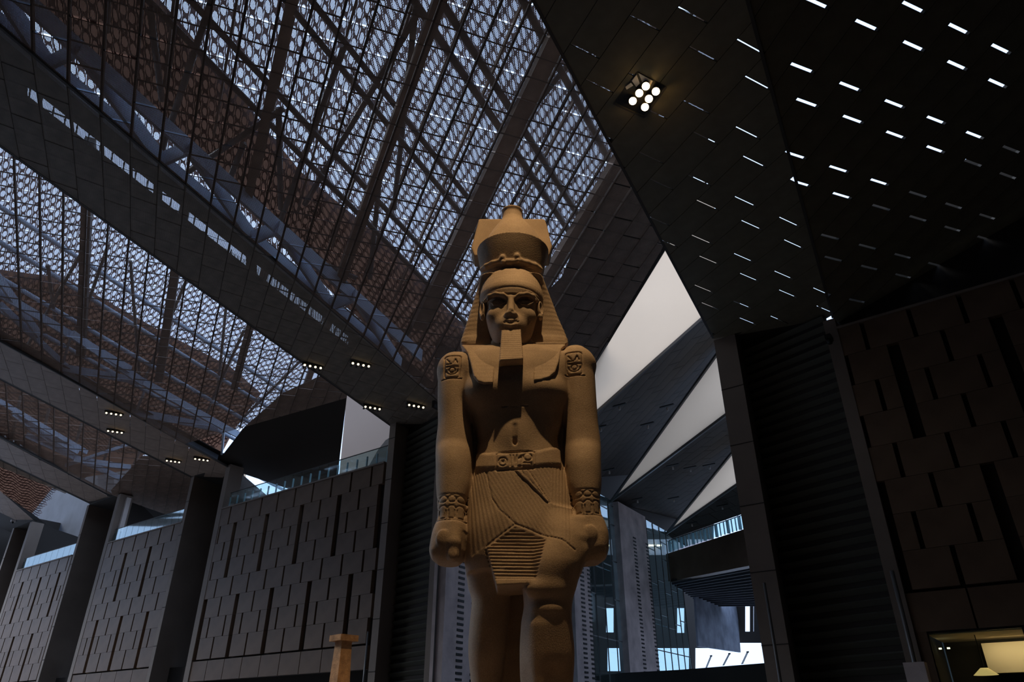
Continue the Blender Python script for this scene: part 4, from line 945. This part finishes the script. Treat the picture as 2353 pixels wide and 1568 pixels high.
# knee caps
kn = at_depth(1249, 1352, 12.45); F.ell((kn[0], 12.50, kn[2]), (.33, .17, .17), .08)
kn = at_depth(1256, 1400, 12.5); F.ell((kn[0], 12.53, kn[2]), (.25, .15, .13), .07)
kn = at_depth(1262, 1310, 12.45); F.ell((kn[0], 12.6, kn[2]), (.22, .20, .36), .15)
sh = at_depth(1240, 1440, 12.5); F.cap((sh[0] - .02, 12.56, sh[2]), (sh[0] - .02, 12.66, 1.6), .10, .07, .2)
# neck
F.loft([K_(830, 1122, 1232, 13.75, .46), K_(790, 1128, 1226, 13.72, .42), K_(740, 1130, 1222, 13.72, .40)], k=.08)
# kilt apron standing forward of the thighs
apr = [(1183, 1208), (1117, 1256), (1124, 1290), (1141, 1350), (1229, 1344), (1240, 1290), (1254, 1239)]
zt_, zb_ = at_depth(1183, 1208, 12.75)[2], at_depth(1183, 1348, 12.45)[2]
F.slab(PX(apr, 12.55), lambda z: 12.79 - (zt_ - z) / (zt_ - zb_) * .42, 13.5, .03, .02)
# ---- carving on the body
x_, z_ = F.X[:, 0, 0], F.Zv[0, 0]; XX, ZZ = np.meshgrid(x_.astype(float), z_.astype(float), indexing='ij')
def C2(px, py, dep=12.9): return sx_(px, py, dep)
# belt: raised band with edges
def yline(pts, dep): P = PX(pts, dep); xs = [p[0] for p in P]; return np.interp(XX, xs, [p[1] for p in P])
bt = yline([(1096, 1031), (1120, 1040), (1183, 1044), (1240, 1036), (1281, 1019)], 12.98); bb = yline([(1088, 1073), (1120, 1078), (1183, 1081), (1240, 1073), (1298, 1062)], 12.95)
inb = (np.clip((bt - ZZ) / .02, 0, 1) * np.clip((ZZ - bb) / .02, 0, 1)) * ((XX > C2(1091, 1055)[0]) & (XX < C2(1292, 1045)[0])); F.groove(inb, -.035, 13.6)
ed = np.maximum(smoothstep(abs(bt - .03 - ZZ), .022), smoothstep(abs(bb + .03 - ZZ), .022)); F.groove(ed * inb, .014, 13.6)
# cartouche on the belt
car = C2(1184, 1061, 12.93); xo = poly_sd(x_, z_, [(car[0] - .33, car[1] - .155), (car[0] + .33, car[1] - .125), (car[0] + .33, car[1] + .165), (car[0] - .33, car[1] + .135)]) - .03
F.groove(smoothstep(abs(xo), .028), .035, 13.6)
def glyph(pts, c, sc, wd=.02): return smoothstep(line_d(x_, z_, [(c[0] + a * sc, c[1] + b * sc) for a, b in pts]), wd)
g = glyph(circ((-.62, -.05), (.22, .22)), car, .38); g = np.maximum(g, glyph(circ((.62, .2), (.2, .2)), car, .38))
g = np.maximum(g, smoothstep(line_d(x_, z_, [(car[0] - .235, car[1] - .02), (car[0] - .235, car[1] - .018)]), .06))
for pts in ([(-.25, .3), (-.25, -.3)], [(-.1, .3), (-.02, -.3), (.08, .3), (.05, -.3)], [(.18, .1), (.3, .25), (.32, -.3), (.18, -.3)], [(.42, -.12), (.8, -.12), (.8, -.3), (.42, -.32)], [(.38, .3), (.38, .0)]): g = np.maximum(g, glyph(pts, car, .38, .025))
F.groove(g, .035, 13.6)
# kilt pleats: fanning fine grooves
kx, kz = C2(1160, 1075, 12.9)
under = np.clip((bb - ZZ) / .03, 0, 1)
ap2 = poly_sd(x_, z_, PX([(1183, 1208), (1112, 1260), (1141, 1352), (1229, 1346), (1256, 1238)], 12.55))
nota = np.clip(ap2 / .03, 0, 1)
hem = yline([(1060, 1290), (1115, 1256), (1183, 1209), (1254, 1239), (1318, 1272)], 12.72)
above = np.clip((ZZ - hem) / .03, 0, 1)
cur = PX([(1117, 1076), (1122, 1110), (1130, 1145), (1148, 1175), (1183, 1208)], 12.85); xcur = np.interp(ZZ, [p[1] for p in cur[::-1]], [p[0] for p in cur[::-1]])
left = np.clip((xcur - XX) / .02, 0, 1)
px0, pz0 = C2(1060, 1010, 12.85)
w1 = .5 + .5 * np.cos(2 * math.pi * np.arctan2(XX - px0 + .35 * 0, pz0 + .9 - ZZ) / .030)
w2 = .5 + .5 * np.cos(2 * math.pi * (XX * .86 + ZZ * .5) / .066)
w3 = .5 + .5 * np.cos(2 * math.pi * (XX - .06 * ZZ) / .062)
rgt = np.clip((XX - C2(1262, 1150)[0]) / .05, 0, 1)
mid = (1 - left) * (1 - rgt)
hipm = ((XX > C2(1078, 1200)[0]) & (XX < C2(1312, 1200)[0])) * 1.0
F.groove(hipm * under * above * nota * (left * w1 * .8 + mid * w2 * .55 + rgt * w3 * .6) , .011, 13.7, .2)
F.groove(under * smoothstep(line_d(x_, z_, cur), .02), .02, 13.6)
F.groove(smoothstep(line_d(x_, z_, PX([(1183, 1208), (1218, 1222), (1254, 1239), (1290, 1250), (1318, 1272)], 12.8)), .018), .022, 13.4)
F.groove(smoothstep(line_d(x_, z_, PX([(1183, 1208), (1150, 1232), (1117, 1256)], 12.75)), .018), .022, 13.4)
# apron ribs
nr = 16; ph = (ZZ - zb_ - .10 + (XX) * .015) / ((zt_ - zb_ - .10) / nr)
rb = np.clip(-ap2 / .02, 0, 1) * np.clip((ZZ - zb_ - .13) / .02, 0, 1) * (.5 + .5 * np.cos(2 * math.pi * ph)); F.groove(rb, .032, 13.1)
F.groove(np.clip(-ap2 / .01, 0, 1) * smoothstep(abs(ZZ - zb_ - .12), .02), .02, 13.1)
# belt tail: a pointed tongue laid over the kilt
tl = poly_sd(x_, z_, PX([(1181, 1080), (1212, 1078), (1228, 1102), (1263, 1155), (1258, 1157)], 12.85)); F.groove(np.clip(-tl / .02, 0, 1), -.032, 13.4)
F.groove(smoothstep(line_d(x_, z_, PX([(1196, 1080), (1261, 1155)], 12.85)), .014), .016, 13.4); F.groove(smoothstep(abs(tl), .014), .018, 13.4)
# bracelets
for cx0, s_ in ((1040, -1), (1348, 1)):
    rg = np.zeros_like(XX); zc = C2(cx0, 1140 if s_ > 0 else 1152, 13.0)[1]
    for q in range(5):
        c = C2(cx0 - 40 + 20 * q, 1140 if s_ > 0 else 1152, 13.0)
        rg = np.maximum(rg, smoothstep(line_d(x_, z_, circ(c, (.075, .062), 14)), .016)); rg = np.maximum(rg, smoothstep(line_d(x_, z_, circ((c[0], c[1] - .17), (.07, .05), 8, math.pi, 0)), .016))
        rg = np.maximum(rg, smoothstep(line_d(x_, z_, [(c[0] - .06, c[1] - .2), (c[0] - .05, c[1] - .36), (c[0] + .05, c[1] - .36), (c[0] + .06, c[1] - .2)]), .014))
    rg = np.maximum(rg, smoothstep(abs(ZZ - zc - .09), .014)); rg = np.maximum(rg, smoothstep(abs(ZZ - zc + .40), .014))
    side = np.clip((XX - C2(1312, 1150)[0]) / .02, 0, 1) if s_ > 0 else np.clip((C2(1074, 1150)[0] - XX) / .02, 0, 1)
    F.groove(rg * side, .020, 13.5)
# shoulder cartouches
for cx0, cy0 in ((1319, 838), (1040, 845)):
    c = C2(cx0, cy0, 13.25); o = poly_sd(x_, z_, [(c[0] - .10, c[1] - .22), (c[0] + .10, c[1] - .22), (c[0] + .12, c[1] + .2), (c[0] - .12, c[1] + .2)]) - .05
    g = smoothstep(abs(o), .02)
    for pts in (circ((0, -.10), (.12, .10), 12, math.pi, 2 * math.pi), circ((0, -.10), (.06, .06)), [(-.12, -.02), (.12, -.02)], [(-.12, .16), (-.06, .08)], [(.02, .06), (.06, .16), (.10, .06)], [(-.12, .04), (-.02, .04)]):
        g = np.maximum(g, smoothstep(line_d(x_, z_, [(c[0] + a, c[1] + b) for a, b in pts]), .018))
    g = np.maximum(g, smoothstep(line_d(x_, z_, [(c[0] - .2, c[1] - .30), (c[0] + .2, c[1] - .30)]), .016)); F.groove(g, .03, 13.75, .2)
g = glyph([(-.5, 0), (-.3, .02)], C2(1183, 935, 12.95), .5); g = np.maximum(g, glyph([(-.12, 0), (.12, -.01)], C2(1183, 935, 12.95), .5)); g = np.maximum(g, glyph([(.28, .02), (.5, .03)], C2(1183, 935, 12.95), .5)); F.groove(g, .03, 13.5)
# back web and pillar
F.slab(PX([(1150, 1300), (1235, 1300), (1235, 1600), (1150, 1600)], 13.8), 13.75, 14.4, .04)
body = F.mesh('body', GR, ST, BASE)

# ---------------- head, headcloth, crown
def yf(dep, px, py): return at_depth(px, py, dep)
H_ = Field((-1.05, 12.35, 8.0), (1.15, 14.35, 10.9), 0.0145)
def hk(py, xL, xR, yc, ry): return K_(py, xL, xR, yc, ry)
H_.loft([hk(794, 1146, 1204, 13.36, .22), hk(785, 1136, 1214, 13.42, .34), hk(770, 1127, 1222, 13.5, .43), hk(748, 1120, 1229, 13.58, .52), hk(720, 1115, 1236, 13.63, .58), hk(700, 1114, 1239, 13.66, .62), hk(686, 1113, 1240, 13.68, .635)], pw=2.15)
EC = 13.02
def pt3(px, py, dep): p = at_depth(px, py, dep); return np.array([p[0], dep, p[2]])
for sx0 in (-1, 1):                          # sockets, brows, eyes, cheeks
    ex = 1175 + sx0 * 32
    e = pt3(ex, 690, 13.05); H_.ell(e + [0, -.05, .0], (.25, .17, .125), .05, 's')
    H_.ell(e + [sx0 * -.01, .19, -.01], (.19, .16, .11), .02)
    for pts, r0 in ((((ex - 22, 690), (ex - 11, 680), (ex + 3, 677), (ex + 15, 682), (ex + 24, 690)), .019), (((ex - 22, 690), (ex - 9, 699), (ex + 5, 701), (ex + 17, 696), (ex + 24, 691)), .009)):
        P = [pt3(x, y, 13.075 + .045 * abs(x - ex - 0) / 22 * (1 if (x - ex) * sx0 > 0 else .2)) for x, y in pts]
        for a, b in zip(P[:-1], P[1:]): H_.cap(a, b, r0, r0, .012)
    bp_ = [pt3(1175 + sx0 * d, y, dp) for d, y, dp in ((9, 684, 13.06), (20, 678, 13.02), (36, 676, 13.04), (50, 681, 13.12), (60, 692, 13.22))]
    for a, b in zip(bp_[:-1], bp_[1:]): H_.cap(a, b, .045, .04, .06)
    ck = pt3(1175 + sx0 * 36, 722, 13.15); H_.ell(ck + [0, .10, 0], (.19, .15, .18), .16)
    ear = pt3(1175 + sx0 * 66, 715, 13.45)
    H_.ell(ear, (.075, .13, .24), .02); H_.ell(ear + [sx0 * .03, -.07, .04], (.045, .07, .15), .02, 's'); H_.ell(ear + [0, -.05, -.19], (.055, .07, .07), .02)
# nose with its broken tip, mouth, chin
a, b = pt3(1174, 684, 13.06), pt3(1174, 714, 12.97); H_.cap(a, b, .055, .075, .06)
n0 = pt3(1174, 719, 12.97); H_.ell(n0, (.10, .07, .06), .03); H_.ell(n0 + [-.07, .03, -.03], (.06, .08, .05), .03); H_.ell(n0 + [.07, .03, -.03], (.06, .08, .05), .03)
H_.ell(n0 + [.055, -.10, -.01], (.06, .05, .06), .02, 's'); H_.ell(n0 + [-.03, -.11, .03], (.04, .04, .05), .02, 's')
m0 = pt3(1173, 741, 13.03); H_.ell(m0 + [0, .14, 0], (.30, .20, .22), .12)
for pts, r0 in ((((1151, 739, 13.12), (1163, 735.5, 13.0), (1173, 737, 12.965), (1184, 735, 13.0), (1197, 737, 13.12)), .030), (((1154, 743, 13.11), (1163, 747, 13.01), (1174, 748.5, 12.975), (1185, 746.5, 13.01), (1195, 741, 13.11)), .034)):
    P = [pt3(*q) for q in pts]
    for a, b in zip(P[:-1], P[1:]): H_.cap(a, b, r0, r0, .02)
P = [pt3(*q) for q in ((1149, 741, 13.12), (1162, 741.5, 12.96), (1174, 742.5, 12.925), (1186, 740.5, 12.96), (1199, 739, 13.12))]
for a, b in zip(P[:-1], P[1:]): H_.cap(a, b, .012, .012, .012, 's')
c0 = pt3(1174, 764, 13.05); H_.ell(c0 + [0, .10, 0], (.17, .15, .10), .07)
head = H_.mesh('head', GR, ST, BASE)

N = Field((-1.5, 12.55, 7.3), (1.6, 14.75, 11.0), 0.019)
# wings of the headcloth behind the face
N.loft([K_(652, 1104, 1247, 13.85, .50), K_(672, 1098, 1256, 13.92, .40), K_(700, 1088, 1268, 13.96, .32), K_(740, 1075, 1284, 13.98, .27), K_(775, 1063, 1300, 13.98, .24), K_(793, 1058, 1306, 13.95, .24), K_(803, 1064, 1300, 13.95, .24)], pw=5)
# cap over the forehead
def KF(py, dep, xL, xR, pys, yc, ry): k = K_(pys, xL, xR, yc, ry); return (at_depth(1176, py, dep)[2],) + k[1:]
N.loft([KF(675, 13.02, 1111, 1242, 690, 13.68, .68), KF(664, 13.0, 1107, 1245, 675, 13.69, .70), KF(650, 12.98, 1103, 1247, 662, 13.71, .73), KF(636, 13.08, 1106, 1245, 656, 13.78, .70), KF(622, 13.24, 1111, 1241, 650, 13.92, .68), KF(615, 13.35, 1118, 1234, 645, 13.98, .62)], pw=2.2)
N.loft([K_(655, 1104, 1248, 13.85, .52), K_(700, 1104, 1248, 13.95, .42)], k=.03, pw=2.6)
zc_ = at_depth(1175, 672, 13.0)[2]
# forehead band ridge
XXn, ZZn = np.meshgrid(N.X[:, 0, 0].astype(float), N.Zv[0, 0].astype(float), indexing='ij')
N.groove(smoothstep(abs(ZZn - zc_ - .14 + .10 * XXn**2), .02), .018, 13.5)
N.groove((.5 + .5 * np.cos(XXn / .045 * 2 * math.pi)) * np.clip((ZZn - zc_ - .16) / .02, 0, 1), .006, 13.6)
# lappets coming forward over the shoulders onto the chest
zt2, zb2 = at_depth(1100, 793, 13.42)[2], at_depth(1100, 878, 12.73)[2]
fr = lambda z: np.clip(13.42 - np.clip((zt2 - z) / (zt2 - zb2), 0, 1.2) ** .75 * .69, 12.60, 13.6)
def dl(y): return 13.42 - min(1, max(0, (y - 793) / 85)) ** .75 * .69
def PL_(pts): return [sx_(x, y, dl(y)) for x, y in pts]
N.slab(PL_([(1059, 792), (1146, 792), (1138, 835), (1133, 880), (1112, 881), (1098, 876), (1088, 864), (1081, 835), (1074, 812)]), fr, 14.0, .02, .03)
N.slab(PL_([(1222, 786), (1306, 784), (1290, 803), (1284, 833), (1276, 855), (1262, 867), (1245, 872), (1226, 874), (1226, 820)]), fr, 14.0, .02, .03)
N.groove(.5 + .5 * np.cos(ZZn / .11 * 2 * math.pi), .0022, 14.3)
neme = N.mesh('headcloth', GR, ST, BASE)

K = Field((-1.1, 12.6, 10.0), (1.15, 15.1, 13.1), 0.02)
cyc = 13.98
K.loft([K_(680, 1114, 1238, cyc, .56), K_(650, 1110, 1243, cyc, .57), K_(628, 1105, 1249, cyc, .66), K_(600, 1100, 1255, cyc, .76), K_(580, 1096, 1261, cyc, .82)])
K.loft([K_(583, 1104, 1253, cyc, .72), K_(575, 1104, 1253, cyc, .72), K_(560, 1104, 1253, cyc, .72)], op='s')
K.loft([K_(585, 1103, 1253, 14.05, .70), K_(560, 1116, 1243, 14.05, .60), K_(542, 1127, 1232, 14.05, .50), K_(527, 1138, 1220, 14.05, .40), K_(514, 1148, 1208, 14.05, .30), K_(503, 1154, 1201, 14.05, .24), K_(494, 1155, 1199, 14.05, .23), K_(487, 1153, 1201, 14.05, .26), K_(480, 1158, 1197, 14.05, .24), K_(476, 1166, 1190, 14.05, .14)], k=.03)
# broken front edge of the crown base and the uraeus stumps
def kp(px, py, dep): p = at_depth(px, py, dep); return np.array([p[0], dep, p[2]])
prev = None
for x, y, dp in ((1108, 620, 13.72), (1118, 612, 13.54), (1132, 605, 13.42), (1150, 601, 13.36), (1172, 602, 13.33), (1194, 600, 13.36), (1212, 605, 13.42), (1229, 611, 13.54), (1242, 620, 13.72)):
    c = kp(x, y, dp)
    if prev is not None: K.cap(prev, c, .06, .06, .05)
    prev = c
for x, y in ((1154, 594), (1188, 591)): K.ell(kp(x, y, 13.33), (.07, .09, .09), .04); K.ell(kp(x + 2, y + 9, 13.30), (.05, .06, .05), .03)
rise = K.Zv
# tall back part of the crown
K.slab(PX([(1083, 584), (1100, 520), (1113, 489), (1125, 484), (1152, 487), (1200, 487), (1225, 484), (1241, 488), (1256, 530), (1268, 580), (1262, 600), (1090, 602)], 14.6), 14.35, 14.85, .03, .05)
crown = K.mesh('crown', GR, ST, BASE)

Bd = Field((-.5, 12.2, 7.7), (.6, 13.6, 9.3), 0.012)
zt3, zb3 = at_depth(1175, 760, 12.98)[2], at_depth(1175, 829, 12.58)[2]
bf = lambda z: 12.98 - (zt3 - z) / (zt3 - zb3) * .40
Bd.slab([sx_(x, y, 12.98 - (y - 760) / 69 * .40) for x, y in ((1152, 758), (1197, 756), (1200, 795), (1203, 824), (1147, 829), (1149, 800))], bf, lambda z: bf(z) + .30, 0, .03)
Bd.slab([sx_(x, y, 12.9) for x, y in ((1160, 772), (1190, 770), (1193, 800), (1193, 818), (1156, 818), (1158, 800))], lambda z: bf(z) + .12, 13.3, .02, .03)
Xb, Zb = np.meshgrid(Bd.X[:, 0, 0].astype(float), Bd.Zv[0, 0].astype(float), indexing='ij')
Bd.groove((.5 + .5 * np.cos(2 * math.pi * Zb / .062)) ** 3, .006, 13.1)
beard = Bd.mesh('beard', GR, ST, BASE)
# back pillar and pedestal
pb = MB(); pb.hexa([np.array(p) - BASE for p in ((-.75, 14.3, 1.1), (.75, 14.3, 1.1), (.7, 15.0, 1.1), (-.7, 15.0, 1.1))], [np.array(p) - BASE for p in ((-.7, 14.3, 11.3), (.7, 14.3, 11.3), (.66, 15.0, 11.3), (-.66, 15.0, 11.3))]); pb.build('back_pillar', GR, ST)
pb = MB(); pb.box(np.array((0, 13.6, .55)) - BASE, (1.9, 0, 0), (0, 2.1, 0), (0, 0, .55)); pb.build('pedestal', GR, ST)
